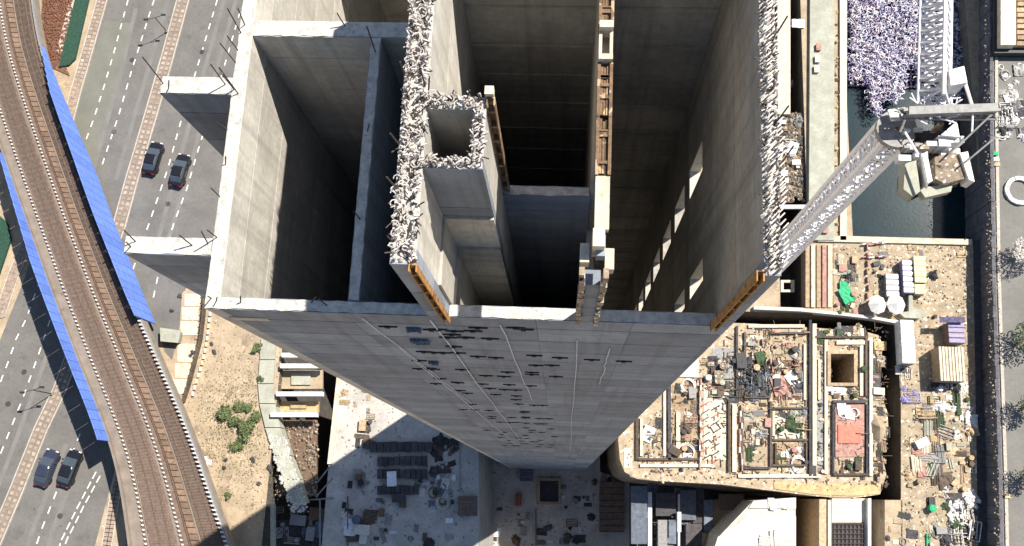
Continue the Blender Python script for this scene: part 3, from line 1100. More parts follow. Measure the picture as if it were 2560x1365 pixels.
for k in range(20):
    x, y = U(2275, 2410), U(302, 382)
    q = Q(x, y)
    s_ = U(.08, .3)
    o = B().box(q.x - s_, q.x + s_, q.y - s_ * .5, q.y + s_ * .5, cz - 1.15, cz - 1.15 + U(.2, .9))
    part('machine_box', o, random.choice(['white', 'steel', 'black', 'debris', 'lightsteel']), crane)
for (a, c, r_, m_) in (((2480, 285), (2375, 385), .04, 'steel'), ((2490, 342), (2415, 405), .04, 'steel'), ((2409, 195), (2436, 285), .07, 'white'), ((2262, 330), (2295, 385), .05, 'lightsteel'),
                       ((2300, 385), (2316, 470), .06, 'steel'), ((2432, 280), (2430, 330), .04, 'lightsteel'), ((2375, 190), (2385, 240), .04, 'white'), ((2262, 300), (2250, 330), .05, 'steel')):
    part('tie_rod', B().bar(Q(*a, cz + .3), Q(*c, cz + .1), r_, 6), m_, crane)
o = B()
for k in range(60):
    a = Q(U(2280, 2390), U(240, 300))
    o.bar(a, a + Vector((U(-.6, .6), U(-.4, .4), U(0, .4))), .03)
part('handrails', o, 'lightsteel', crane, kind='stuff')

# tangled white / violet mesh floating in the basin
wz = -3.3


def tangle(x0, x1, y0, y1, n, z0, z1, mm, r, ymask=None):
    o = B()
    for k in range(n):
        x, y = U(x0, x1), U(y0, y1)
        if ymask and not ymask(x, y):
            continue
        q = P(x, y, wz)
        a = U(0, 6.28)
        ln = U(.2, .55)
        d = Vector((math.cos(a), math.sin(a), U(-.3, .5))) * ln
        q.z = U(z0, z1)
        m1 = q + d
        o.bar(q, m1, r)
        a2 = a + U(.8, 1.8)
        o.bar(m1, m1 + Vector((math.cos(a2), math.sin(a2), 0)) * ln * .7, r)
    return o


def ym(x, y):
    return y < 225 + 50 * math.sin(x * .035) + 25 * math.sin(x * .11) + U(-12, 12)


link('steel_mesh', tangle(2122, 2400, -60, 300, 3600, -3.5, -1.6, None, .045, ym).mesh('steel_mesh', 'lightsteel'), kind='stuff', label='tangle of white steel mesh over the basin')
link('steel_mesh', tangle(2122, 2400, -60, 300, 5200, -3.6, -2.0, None, .055, ym).mesh('steel_mesh', 'lilac'), kind='stuff', label='violet grey steel mesh under the white tangle')
link('steel_mesh', tangle(2122, 2300, -60, 300, 260, -3.0, -1.6, None, .05, ym).mesh('steel_mesh', 'pink'), kind='stuff', label='scattered pink pieces in the steel tangle')
raft = B()
for k in range(26):
    q = P(2125 + k * 11, 0, wz)
    raft.bar(Vector((q.x, P(2200, -60, wz).y, -3.8)), Vector((q.x, P(2200, 215, wz).y, -3.8)), .12)
for k in range(18):
    q = P(2200, -60 + k * 16, wz)
    raft.bar(Vector((wx0, q.y, -3.75)), Vector((P(2400, 0, wz).x, q.y, -3.75)), .12)
struct('steel_mesh', raft, 'lilacdark', kind='stuff', label='dark violet grid of the mesh raft')

# ================================================================== EAST SIDE: TRENCH STRIP, WALKWAY, ROAD
single('slab_strip', slabpx(1944, -60, 1976, 285, 0.0, 1.0), 'cream', 'tan concrete strip beside the rough east wall of the tower', 'slab')
single('walkway', B().prism(poly([(2026, -80), (2086, -80), (2086, 600), (2022, 600)], 0.5), -1, 0.5), 'palegreen', 'long pale green concrete walkway between trench and basin', 'walkway')
single('basin_kerb', B().prism(poly([(2100, -80), (2118, -80), (2116, 600), (2101, 600)], 0.35), -1, 0.35), 'cream', 'cream kerb on the left edge of the dark basin', 'kerb')
single('basin_kerb', B().prism(poly([(2045, 588), (2430, 598), (2430, 612), (2045, 603)], 0.35), -1, 0.35), 'cream', 'cream kerb along the bottom edge of the dark basin', 'kerb')
for k in range(5):
    x = 2014 + 14 * k
    single('ribbed_wall', B().prism(poly([(x, 612), (x + 10, 612), (x + 10, 768), (x, 768)], 0.2), -2, 0.2 + 0.05 * (k % 2)), ('timber', 'cream', 'timber', 'pink', 'cream')[k],
           ['leftmost brown rib of the ribbed strip below the walkway', 'cream rib next to the leftmost brown one below the walkway', 'middle brown rib of the strip below the walkway',
            'pinkish rib of the strip below the walkway', 'rightmost cream rib beside the green scrap'][k], 'beam')
single('ledge_beam', B().prism(poly([(1885, 765), (2000, 770), (2110, 782), (2180, 790), (2250, 802), (2250, 810), (2180, 797), (2110, 789), (2000, 778), (1885, 773)], .6), -.6, .6), 'lump', 'curved white ledge along the top edge of the podium pit', 'ledge')
single('cross_beam', slabpx(1938, 512, 2016, 521, 0.2, .5), 'white', 'white beam crossing the dark trench beside the crane mast', 'beam')
fr = B()
for q in ((1952, 700, 1986, 706), (1952, 724, 1986, 730), (1952, 706, 1959, 724), (1979, 706, 1986, 724)):
    fr.prism(rect(*q, -2), -2.4, -2)
single('square_frame', fr, 'cream', 'small cream square frame deep in the dark trench', 'frame')

# upper road on the right, retaining wall
RZ = 2.5
eastL = [(2478, -120), (2478, 300), (2484, 700), (2500, 1200), (2506, 1500)]
rp = [P(x, y, RZ) for x, y in eastL]
struct('east_road', B().prism([(p.x, p.y) for p in rp] + [(150, -30), (150, 90)], 0, RZ), 'asphalt_r')
ew = thing('retaining_wall', 'dark retaining wall along the grey service road', 'retaining wall', (rp[2].x, rp[2].y, 0))
eb = tuple(ew.location)
n = 56
pathw = resample(eastL, n + 1, RZ)
for k in range(n):
    a, c = pathw[k], pathw[k + 1]
    part('wall_panel', B().prism([(a.x - .35 - .05 * (k % 2), a.y), (a.x - .02, a.y), (c.x - .02, c.y + .04), (c.x - .35 - .05 * (k % 2), c.y + .04)], -4 if a.y > wy0 else 0, RZ + .5 + .04 * (k % 3)), 'wall_shaded', ew, eb)
struct('kerb', B().prism([(p.x + .4, p.y) for p in rp] + [(p.x + .75, p.y) for p in rp[::-1]], RZ, RZ + .13), 'kerb')
bb = B()
for k in range(800):
    j = U(0, n - 1)
    a = pathw[int(j)]
    bb.rock(a.x + U(-1.0, .3), a.y + U(-.8, .8), U(0, RZ) if R() < .2 else RZ + .5, U(.04, .13))
struct('rubble', bb, 'debris', kind='stuff')
# dark strip at the foot, painting the wall's cast shadow
struct('shadow_strip', B().prism(poly([(2432, 600), (2470, 600), (2492, 1450), (2446, 1450)]), 0, .05), 'darkgrey')


# ================================================================== VEHICLES
def car(loc, rz, m, label):
    t = thing('parked_car' if 0 else 'car', label, 'car', loc, rz, None)
    prof = [(-2.15, .35), (-2.2, .7), (-2.1, .92), (-1.5, 1.0), (-1.15, 1.05), (-.65, 1.42), (.55, 1.46), (1.35, 1.05), (1.95, .98), (2.2, .8), (2.2, .35)]
    # body: lower shell + greenhouse, bevelled in plan
    def shell(sec):
        o = B()
        rings = []
        for (x, hw, z0, z1) in sec:
            rings.append([(x, -hw, z0), (x, -hw * 1.0, z1 * .75 + z0 * .25), (x, -hw * .9, z1), (x, hw * .9, z1), (x, hw, z1 * .75 + z0 * .25), (x, hw, z0)])
        vs = [p for r_ in rings for p in r_]
        fs = []
        for i in range(len(rings) - 1):
            for k in range(6):
                a, b_ = i * 6 + k, i * 6 + (k + 1) % 6
                fs.append((a, b_, b_ + 6, a + 6))
        fs.append(tuple(range(6))[::-1])
        fs.append(tuple(range(len(vs) - 6, len(vs))))
        o.add(vs, fs)
        return o
    part('body', shell([(-2.15, .62, .4, .72), (-2.05, .78, .32, .86), (-1.5, .88, .28, .95), (-.9, .9, .28, .97), (.9, .9, .28, .96), (1.5, .87, .28, .88), (1.95, .78, .32, .8), (2.15, .6, .4, .66)]), m, t)
    part('windows', shell([(-1.7, .68, .94, .96), (-1.15, .76, .94, 1.36), (.35, .76, .94, 1.36), (1.2, .72, .94, .97)]), 'glass', t)
    part('roof', shell([(-1.05, .66, 1.3, 1.40), (-.9, .70, 1.3, 1.45), (.1, .70, 1.3, 1.45), (.3, .66, 1.3, 1.40)]), m, t)
    for sx in (-1.35, 1.35):
        for sy in (-.82, .82):
            part('wheel', B().bar((sx, sy - .1, .32), (sx, sy + .1, .32), .32, 12), 'tyre', t)
    for sy in (-.58, .58):
        part('headlight', B().box(1.98, 2.14, sy - .16, sy + .16, .62, .76), 'lamp', t)
        part('tail_light', B().box(-2.16, -2.0, sy - .16, sy + .16, .62, .78), 'redlamp', t)
        part('mirror', B().box(.72, .88, sy * 1.7 - .08, sy * 1.7 + .08, .92, 1.04), m, t)
    return t


for (x, y, dx, dy, m_, lb) in ((388, 400, -28, 95, 'carpaint', 'black car in the left lane above the lower fin wall'), (455, 430, -28, 95, 'carpaint', 'black car in the lane nearest the tower'),
                               (124, 1170, -36, 95, 'carnavy', 'dark navy car beside the paved median at lower left'), (181, 1171, -36, 95, 'carpaint', 'black car next to the viaduct shadow at lower left')):
    p = P(x, y, 0)
    a = P(x + dx, y + dy, 0) - p
    car((p.x, p.y, 0.012), math.atan2(a.y, a.x) + math.pi, m_, lb)


def street_lamp(px, py, label, h=3.6):
    p = P(px, py, 0)
    t = thing('street_lamp', label, 'street lamp', (p.x, p.y, .1), 0, 'street lamps on the medians')
    part('pole', B().bar((0, 0, 0), (0, 0, h), .07, 6, .045), 'black', t)
    for s_ in (-1, 1):
        part('arm', B().bar((0, 0, h), (s_ * 1.1, s_ * .35, h + .15), .04, 5), 'black', t)
        part('lamp_head', B().box(s_ * 1.1 - .28, s_ * 1.1 + .28, s_ * .35 - .12, s_ * .35 + .12, h + .1, h + .22), 'black', t)
    part('base', B().box(-.15, .15, -.15, .15, 0, .25), 'steel', t)


street_lamp(418, 80, 'black twin armed street lamp on the median at the top of the photo')
street_lamp(132, 985, 'black twin armed street lamp on the median left of the viaduct shadow', 4.2)

# ---- sand site fence, shrubs, pieces
fp = [(516, 735), (512, 790), (505, 850), (492, 900), (478, 955), (461, 1008)]
fe = thing('site_fence', 'dark rust coloured hoarding between footpath and sand', 'fence', tuple(P(500, 870, 0)))
fb = tuple(fe.location)
FW = resample(fp, 19, 0)
for k in range(18):
    a, c = FW[k], FW[k + 1]
    part('fence_panel', B().prism([(a.x, a.y), (a.x + .1, a.y), (c.x + .1, c.y + .03), (c.x, c.y + .03)], 0, 1.0 + .05 * (k % 2)), 'darktimber', fe, fb)
    part('post', B().bar((a.x - .05, a.y, 0), (a.x - .05, a.y, 1.15), .05), 'rust', fe, fb)
FW = resample([(520, 770), (508, 870), (495, 920), (470, 1000)], 16, 0)
for k in range(15):
    a = FW[k]
    single('marker_block', B().box(a.x + .3, a.x + .55, a.y - .25, a.y + .25, 0, .3), 'lump' if k % 3 else 'yellow', 'small pale block laid along the sand side of the fence' if k % 3 else 'small yellow block laid along the sand side of the fence', 'block', 'pale blocks along the fence' if k % 3 else 'yellow blocks along the fence')


def shrub(px, py, r, label, dark=0.4):
    p = P(px, py, 0)
    t = thing('shrub', label, 'shrub', (p.x, p.y, 0))
    o = B()
    for k in range(7):
        a = U(0, 6.28)
        o.bar((0, 0, 0), (r * .7 * math.cos(a), r * .7 * math.sin(a), r * U(.4, .9)), .035, 4, .012)
    part('stem', o, 'bark', t)
    ol, od = B(), B()
    cl_ = [(U(-.75, .75) * r, U(-.75, .75) * r, U(.2, .9) * r) for _ in range(8)]
    r *= 1.25
    for k in range(int(900 * r)):
        c = random.choice(cl_)
        x, y, z = (c[0] + random.gauss(0, .2) * r, c[1] + random.gauss(0, .2) * r, max(.05, c[2] + random.gauss(0, .15) * r))
        s_ = U(.06, .16)
        a = U(0, 6.28)
        b_ = U(-.6, .6)
        tgt = od if R() < dark else ol
        u = Vector((math.cos(a), math.sin(a), b_)) * s_
        v_ = Vector((-math.sin(a), math.cos(a), U(-.5, .5))) * s_ * .6
        q = Vector((x, y, z))
        tgt.add([q - u, q - v_, q + u, q + v_], [(0, 1, 2, 3)])
    part('foliage', ol, 'leaf', t, kind='stuff')
    part('foliage', od, 'leafdark', t, kind='stuff')


for (x, y, r, lb) in ((565, 1030, .9, 'green shrub uppermost in the sand clump'), (590, 1060, .7, 'yellow green shrub in the middle of the sand clump'), (625, 1080, 1.0, 'dark green shrub at the right of the sand clump'),
                      (595, 1110, .8, 'dark green shrub lowest in the sand clump'), (640, 1045, .7, 'green shrub touching the pale retaining wall'), (600, 1020, .6, 'small olive shrub at the top right of the sand clump'),
                      (620, 1020, .5, 'small dry shrub between clump and retaining wall'), (645, 870, .5, 'low shrub tucked beside the top of the capping beam'), (570, 1240, .35, 'tiny lone shrub low on the sand'), (655, 950, .4, 'thin shrub along the capping beam edge')):
    shrub(x, y, r, lb)
bb = B()
for k in range(420):
    x, y = U(480, 700), U(800, 1320)
    if y > 1330 - (x - 560) * .6 + 60 and x > 600:
        continue
    q = P(x, y, 0)
    bb.rock(q.x, q.y, 0.02, U(.03, .14))
struct('pebbles', bb, 'debris', kind='stuff')
for k, (x, y, s_) in enumerate(((520, 1155, .35), (632, 1150, .22), (565, 1150, .16), (648, 1210, .18), (560, 1170, .2), (675, 1170, .25), (535, 880, .2), (528, 860, .18), (430, 775, .2), (450, 740, .2), (480, 885, .25))):
    p = P(x, y, 0)
    o = B()
    for j in range(5):
        o.rock(p.x + U(-s_, s_), p.y + U(-s_, s_), .1, s_)
    single('rubble_heap', o, 'white' if k == 0 else 'darkgrey', ['white heap of lime beside the viaduct edge', 'dark heap right of centre on the lower sand', 'small dark heap left of centre on the lower sand', 'dark heap near the slanting shadow edge',
           'dark heap beside the small one on lower sand', 'dark heap by the pale rubble strip', 'dark heap right of the fence middle', 'dark heap just above the one by the fence middle', 'dark heap on the grey path upper part', 'dark heap at the top of the grey path', 'dark heap on the footpath beside the fence'][k], 'heap')
hut = thing('manhole_hut', 'small grey hut on the roadside next to the viaduct end of the blue panels', 'hut', tuple(P(425, 850, 0)))
hb = tuple(hut.location)
part('wall', B().prism(poly([(402, 822), (448, 828), (442, 855), (404, 852)], 1.2), 0, 1.2), 'steel', hut, hb)
part('roof', B().prism(poly([(400, 819), (452, 826), (445, 857), (401, 853)], 1.32), 1.2, 1.32), 'palegreen', hut, hb)

bb = B()
for k in range(2600):
    x = random.gauss(590, 55)
    y = random.gauss(1060, 80)
    if R() < .3:
        x, y = U(480, 690), U(850, 1320)
    if x < 440 + (y - 950) * .38 or x > 650 + max(0, y - 1060) * .35:
        continue
    q = P(x, y, 0)
    u = Vector((U(-1, 1), U(-1, 1), U(0, .6))).normalized() * U(.05, .14)
    v_ = Vector((-u.y, u.x, 0)) * .4
    q.z = U(.03, .16)
    bb.add([q - u, q - v_, q + u, q + v_], [(0, 1, 2, 3)])
struct('weeds', bb, mat('dry olive weeds', (0.14, 0.13, 0.055), var=.5, scale=4, bump=0), kind='stuff')
for k, (x, y) in enumerate(((330, 150), (285, 330), (470, 250), (420, 510), (60, 930), (20, 1010), (150, 1290), (505, 130))):
    p = P(x, y, 0.011)
    struct('drain_cover', B().prism([(p.x + .35 * math.cos(j * .785), p.y + .35 * math.sin(j * .785)) for j in range(8)], 0.004, .016), 'darkgrey')
# ================================================================== PODIUM
PT = 0.0
pod_poly = [(1640, 785), (1880, 797), (1990, 804), (2150, 814), (2206, 827), (2228, 850), (2222, 975), (2226, 1080), (2224, 1187), (2205, 1236), (2130, 1246), (2036, 1240), (1924, 1226), (1802, 1211), (1640, 1202), (1592, 1197), (1562, 1180),
            (1550, 1150), (1546, 1104), (1548, 1040), (1545, 900)]
pod_old = 0
podium = thing('podium', 'sunlit tan podium slab crowded with formwork and materials', 'building', tuple(P(1900, 1000, PT)))
pb = tuple(podium.location)
podium.location = (pb[0], pb[1], PZ)
pb = tuple(podium.location)
# slab with a square opening: outer polygon minus hole -> strips
ho = (2074, 886, 2132, 958)
hx0, hy0, hx1, hy1 = ho
left = [q for q in pod_poly if q[0] < hx0]
part('slab', B().prism(poly([(1545, 900), (1640, 800), (1880, 809), (1990, 816), (hx0, 822), (hx0, 1243), (2036, 1240), (1924, 1226), (1802, 1211), (1640, 1202), (1592, 1197), (1562, 1180), (1550, 1150), (1546, 1104), (1548, 1040)], PT), PZ, PT), 'podium', podium, pb)
part('slab', B().prism(poly([(hx1, 825), (2160, 828), (2196, 838), (2206, 860), (2200, 975), (2218, 1030), (2222, 1080), (2204, 1130), (2216, 1187), (2200, 1236), (hx1, 1246)], PT), PZ, PT), 'podium', podium, pb)
part('slab', B().prism(rect(hx0, 823, hx1, hy0, PT), PZ, PT), 'podium', podium, pb)
part('slab', B().prism(rect(hx0, hy1, hx1, 1244, PT), PZ, PT), 'podium', podium, pb)


def pbeam(x0, y0, x1, y1, h, m, name='beam', z=PT):
    return part(name, B().prism(rect(x0, y0, x1, y1, z), z, z + h), m, podium, pb)


for q in ((1588, 1038, 1596, 1150), (1596, 1144, 1745, 1151), (1668, 960, 1677, 1150), (1818, 1000, 1824, 1180), (1850, 1020, 1857, 1172), (1858, 1166, 1925, 1173), (1922, 1003, 1929, 1168), (1930, 1018, 2018, 1024),
          (1930, 1096, 2018, 1102), (1858, 990, 1925, 996), (2080, 1182, 2170, 1189), (2162, 1010, 2168, 1184), (2080, 1000, 2165, 1008), (2020, 800, 2027, 1190), (2078, 1010, 2084, 1184), (1925, 830, 2016, 836), (1858, 830, 1864, 900),
          (1926, 1160, 2016, 1166), (1935, 1106, 1940, 1160), (2012, 1106, 2016, 1160), (2036, 840, 2160, 846), (2160, 840, 2166, 990), (1838, 815, 1844, 990)):
    pbeam(q[0] + 1, q[1] + 1, q[2], q[3], .38, random.choice(['darktimber', 'darktimber', 'darkgrey']))
for q in ((1600, 1045, 1606, 1140), (1658, 965, 1664, 1140), (1830, 1010, 1840, 1180), (2030, 810, 2040, 1190), (2060, 850, 2068, 1185), (2090, 852, 2160, 862), (2148, 866, 2156, 990), (2172, 850, 2180, 1190), (1930, 1028, 1936, 1090),
          (1870, 812, 2010, 820), (1600, 1160, 1780, 1168), (1845, 1186, 2050, 1194), (2008, 860, 2014, 1000), (1690, 1030, 1700, 1140), (2044, 900, 2050, 1000)):
    pbeam(*q, .3, 'cream')
# bay floors of differing boards; the black panel paints a deep opening's darkness
for k, (q, c_) in enumerate((((1606, 1042, 1656, 1142), 'yard'), ((1680, 962, 1742, 1142), 'timber'), ((1760, 965, 1816, 1150), 'cream'), ((1860, 1024, 1920, 1164), 'sand'), ((1936, 1040, 2010, 1094), 'cream'),
                             ((1942, 1108, 2010, 1158), 'timber'), ((1860, 905, 1922, 988), 'darktimber'), ((1932, 900, 2006, 1000), 'redsoil'), ((1932, 840, 2006, 892), 'sand'), ((2042, 905, 2060, 1180), 'steel'),
                             ((2090, 1148, 2156, 1180), 'sand'), ((1780, 870, 1834, 990), 'steel'), ((2182, 895, 2202, 973), 'black'), ((2092, 815, 2150, 836), 'darkgrey'), ((2146, 968, 2158, 1000), 'darktimber'))):
    pbeam(*q, .02 + .001 * k, c_, 'bay_floor')
# shuttering round the opening
for q in ((2066, 878, 2138, 886), (2066, 958, 2138, 966), (2066, 886, 2074, 958), (2132, 886, 2140, 958)):
    pbeam(*q, .5, 'timber', 'shutter')
pbeam(2088, 1012, 2160, 1142, .12, 'pink', 'panel')
pbeam(2090, 1056, 2152, 1110, .2, 'red', 'red_panel') if 0 else None
rp_ = B().prism(rect(2094, 1062, 2150, 1108, PT), PT + .12, PT + .24)
part('panel', rp_, mat('salmon red board', (0.50, 0.17, 0.12), var=.2, scale=2), podium, pb, label='salmon red board in the right bay')
part('ochre_edge', B().prism(poly([(1935, 1205), (2195, 1212), (2200, 1234), (2130, 1240), (2036, 1236), (1935, 1222)], PT), PT, PT + .1), 'ochre', podium, pb)
pbeam(1560, 1120, 1580, 1170, .06, 'cream', 'edge_board')


def lab(zone_adj, what, where):
    return '%s %s %s' % (zone_adj, what, where)


# red and white barrier rows
def barrier(px, py, ang, m, label, group):
    p = P(px, py, PT)
    o = B().box(-.32, .32, -.07, .07, 0, .5)
    o.box(-.36, .36, -.14, .14, 0, .08)
    t = tag(link('barrier', o.mesh('barrier', m), None, (p.x, p.y, PT + .01), ang), label, 'barrier', group)


for k in range(15):
    barrier(1750 + U(-2, 2), 955 + k * 15, 1.57, 'pink' if k % 2 == 0 else 'white', 'red barrier in the row right of the first podium bay' if k % 2 == 0 else 'white barrier in the row right of the first podium bay', 'red podium barriers, first row' if k % 2 == 0 else 'white podium barriers, first row')
for k in range(11):
    barrier(1851 + U(-3, 3), 1020 + k * 15, 1.57, 'pink' if k % 2 == 0 else 'white', 'red barrier in the row right of the sloping grille' if k % 2 == 0 else 'white barrier in the row right of the sloping grille', 'red podium barriers, second row' if k % 2 == 0 else 'white podium barriers, second row')
for k, (x, y, a) in enumerate(((1925, 905, 1.57), (1930, 925, 1.57), (1940, 832, 0), (2014, 832, 0), (1990, 915, .1), (1900, 895, 1.4), (1938, 970, .3), (1955, 965, .3), (1905, 855, 1.57))):
    barrier(x, y, a, 'pink', 'red barrier scattered about the upper podium bays', 'red barriers in the upper bays')
for k in range(14):
    barrier(2160 + 8 * (k % 7), 610 + 34 * (k // 7) + U(-4, 4), U(0, .3), 'pink' if k % 3 else 'white', 'red barrier below the basin kerb' if k % 3 else 'white barrier below the basin kerb', 'red barriers below the basin' if k % 3 else 'white barriers below the basin')
for k in range(8):
    barrier(2168 + U(-3, 3), 620 + 20 * k, 1.57, 'pink', 'red barrier in the upright line beside the scrap yard', 'red barriers beside the scrap')

# sloping grille marks: rods lying diagonally
for k in range(16):
    x, y = 1765 + (k % 2) * 25 + U(-3, 3), 1010 + k * 9.5
    p, q = P(x - 9, y + 5, 0), P(x + 9, y - 6, 0)
    single('steel_rod', B().bar((p.x, p.y, .2), (q.x, q.y, .2), .09), 'darkgrey' if k % 3 else 'red', 'dark rod lying diagonally in the third podium bay' if k % 3 else 'red rod lying diagonally in the third podium bay', 'rod', 'dark diagonal rods' if k % 3 else 'red diagonal rods')


# generic site items -------------------------------------------------------
def it_planks(s):
    o = B()
    n = random.randint(3, 6)
    for k in range(n):
        y = (k - n / 2) * s * .22
        o.box(-s + U(-.1, .1), s + U(-.1, .1), y, y + s * .17, 0, U(.08, .3))
    return o


def it_frame(s):
    o = B()
    for x in (-s, s):
        o.bar((x, -s * .6, .1), (x, s * .6, .1), .07)
    for k in range(4):
        y = -s * .6 + k * s * .4
        o.bar((-s, y, .15), (s, y, .15), .06)
    for x in (-s, s):
        o.bar((x, -s * .6, 0), (x, -s * .6, .6), .06)
    o.bar((-s, -s * .6, .55), (s, -s * .6, .55), .06)
    return o


def it_heap(s):
    o = B()
    n = 9
    o.add([(0, 0, s * .45)] + [(s * U(.7, .95) * math.cos(k * 6.2832 / n), s * U(.7, .95) * math.sin(k * 6.2832 / n), 0) for k in range(n)], [(0, 1 + k, 1 + (k + 1) % n) for k in range(n)])
    for k in range(18):
        a = U(0, 6.28)
        r_ = s * math.sqrt(R()) * .9
        o.rock(r_ * math.cos(a), r_ * math.sin(a), (s - r_) * .5, s * U(.12, .3))
    return o


def it_pipes(s):
    o = B()
    for k in range(5):
        y = (k - 2) * s * .2
        o.bar((-s + U(-.1, .1), y, .1 + .08 * (k % 2)), (s + U(-.1, .1), y, .1 + .08 * (k % 2)), s * .09, 6)
    return o


def it_box(s):
    o = B().box(-s * .8, s * .8, -s * .5, s * .5, 0, s * .6)
    o.box(-s * .85, s * .85, -s * .55, s * .55, s * .6, s * .68)
    for k in range(3):
        o.box(-s * .6 + k * s * .5, -s * .5 + k * s * .5, -s * .53, -s * .5, 0, s * .55)
    return o


def it_drum(s):
    o = B().bar((0, 0, 0), (0, 0, s), s * .5, 10)
    o.bar((0, 0, s), (0, 0, s * 1.05), s * .3, 8)
    o.bar((0, 0, s * .5), (0, 0, s * .55), s * .54, 10)
    return o


def it_reel(s):
    o = B().bar((-s * .3, 0, s * .5), (s * .3, 0, s * .5), s * .3, 8)
    o.bar((-s * .36, 0, s * .5), (-s * .3, 0, s * .5), s * .5, 12)
    o.bar((s * .3, 0, s * .5), (s * .36, 0, s * .5), s * .5, 12)
    return o


def it_ring(s):
    o = B()
    for j in range(3):
        for k in range(12):
            a, c = k * .5236 + j, (k + 1) * .5236 + j
            o.bar((s * (.9 - .15 * j) * math.cos(a), s * (.7) * math.sin(a), .1 + .07 * j), (s * (.9 - .15 * j) * math.cos(c), s * (.7) * math.sin(c), .1 + .07 * j), .055)
    return o


def it_sheet(s):
    o = B()
    n = 5
    vs = [((i / n - .5) * 2 * s, (j / n - .5) * 1.5 * s, .08 + U(0, .22) * s) for j in range(n + 1) for i in range(n + 1)]
    o.add(vs, [(j * (n + 1) + i, j * (n + 1) + i + 1, (j + 1) * (n + 1) + i + 1, (j + 1) * (n + 1) + i) for j in range(n) for i in range(n)])
    o.box(-s * .9, s * .9, -s * .65, s * .65, 0, .07)
    return o


ITEMS = {'plank_pile': (it_planks, 'pile of planks', 'planks'), 'scaffold_frame': (it_frame, 'scaffold frame', 'frame'), 'debris_heap': (it_heap, 'heap of debris', 'heap'),
         'pipe_stack': (it_pipes, 'stack of pipes', 'pipes'), 'tool_box': (it_box, 'site box with lid', 'box'), 'drum': (it_drum, 'upright drum', 'drum'), 'cable_reel': (it_reel, 'cable reel', 'reel'),
         'cable_coil': (it_ring, 'coil of hose', 'coil'), 'crumpled_sheet': (it_sheet, 'crumpled sheet', 'sheet')}
CN_ = {'timber': 'brown', 'darktimber': 'dark brown', 'white': 'white', 'black': 'black', 'steel': 'grey', 'lightsteel': 'light grey', 'debris': 'mottled', 'cream': 'cream', 'pink': 'faded red', 'red': 'red',
       'yellow': 'yellow', 'ochre': 'ochre', 'bluegrey': 'blue grey', 'darkgrey': 'dark grey', 'tarpgreen': 'bright green', 'lilac': 'violet grey', 'rust': 'rusty', 'leafdark': 'dark green', 'lump': 'whitish', 'palegreen': 'pale green'}
PROTO = {}


def item(kind, m, px, py, z, s, where, rz=None, single_=False):
    key = (kind, m, random.randint(0, 1))
    if key not in PROTO:
        PROTO[key] = ITEMS[kind][0](1.0).mesh(kind, m)
    p = P(px, py, z)
    o = link(kind, PROTO[key], None, (p.x, p.y, z + .01), U(0, 6.28) if rz is None else rz)
    o.scale = (s, s, min(s, 1.0))
    o['label'] = '%s %s %s' % (CN_[m], ITEMS[kind][1], where)
    o['category'] = ITEMS[kind][2]
    if not single_:
        o['group'] = '%s %s, %s' % (CN_[m], ITEMS[kind][1], where)
    return o


def scatter(zone, where, n, z, kinds, mats, s0=.3, s1=.7, align=.85):
    x0, y0, x1, y1 = zone
    for k in range(n):
        kd = random.choice(kinds)
        m_ = random.choice(mats)
        item(kd, m_, U(x0, x1), U(y0, y1), z, s0 + (s1 - s0) * R() ** 1.6 * 1.15, where, rz=(random.choice([0, 1.57]) + U(-.08, .08)) if R() < align else None)


ALLK = ['plank_pile', 'plank_pile', 'scaffold_frame', 'debris_heap', 'pipe_stack', 'tool_box', 'drum', 'cable_coil', 'crumpled_sheet']
DK_ = ['black', 'darkgrey', 'darktimber', 'darktimber', 'steel', 'timber', 'debris', 'debris', 'leafdark', 'pink', 'lump', 'cream']
TAN = ['timber', 'timber', 'darktimber', 'darktimber', 'white', 'black', 'black', 'steel', 'steel', 'debris', 'debris', 'cream', 'pink', 'lump', 'darkgrey', 'leafdark', 'palegreen']
scatter((1600, 1050, 1662, 1138), 'in the leftmost podium bay', 9, PT, ALLK, TAN, .3, .6)
scatter((1682, 970, 1742, 1138), 'in the second podium bay', 20, PT, ALLK, TAN, .3, .7)
scatter((1862, 1030, 1918, 1160), 'in the bay right of the second red barrier row', 14, PT, ALLK, TAN, .3, .7)
scatter((1940, 1030, 2014, 1092), 'in the bay with the dark green heap', 9, PT, ALLK, TAN + ['leafdark', 'leafdark'], .35, .7)
scatter((1940, 1106, 2014, 1158), 'in the bay below the dark green heap', 9, PT, ALLK, TAN, .35, .7)
scatter((1850, 900, 1920, 990), 'in the dark clutter at the podium centre', 26, PT, ['scaffold_frame', 'pipe_stack', 'debris_heap', 'plank_pile'], ['black', 'darkgrey', 'darktimber', 'steel', 'bluegrey'], .4, .9)
scatter((1930, 900, 2015, 1010), 'beside the red and white cluster on the podium', 26, PT, ALLK, TAN + ['pink', 'white', 'black'], .3, .7)
scatter((1930, 840, 2012, 895), 'in the upper podium bay around the black tub', 6, PT, ALLK, TAN, .2, .4)
scatter((2032, 815, 2160, 850), 'along the upper edge of the podium', 18, PT, ALLK, TAN, .3, .6)
scatter((2045, 860, 2062, 1180), 'in the narrow strip left of the square opening', 16, PT, ALLK, TAN, .2, .45)
scatter((2070, 968, 2165, 1005), 'below the square opening', 14, PT, ALLK, TAN + ['white', 'rust'], .3, .6)
scatter((2100, 1018, 2156, 1046), 'on the board above the salmon panel', 5, PT + .13, ['cable_coil', 'crumpled_sheet'], ['white', 'lightsteel'], .5, .8)
scatter((2090, 1148, 2156, 1180), 'below the salmon panel', 9, PT, ALLK, ['black', 'darktimber', 'leafdark', 'cream'], .3, .6)
scatter((2172, 1000, 2216, 1130), 'around the round mound on the podium', 14, PT, ALLK, TAN, .3, .6)
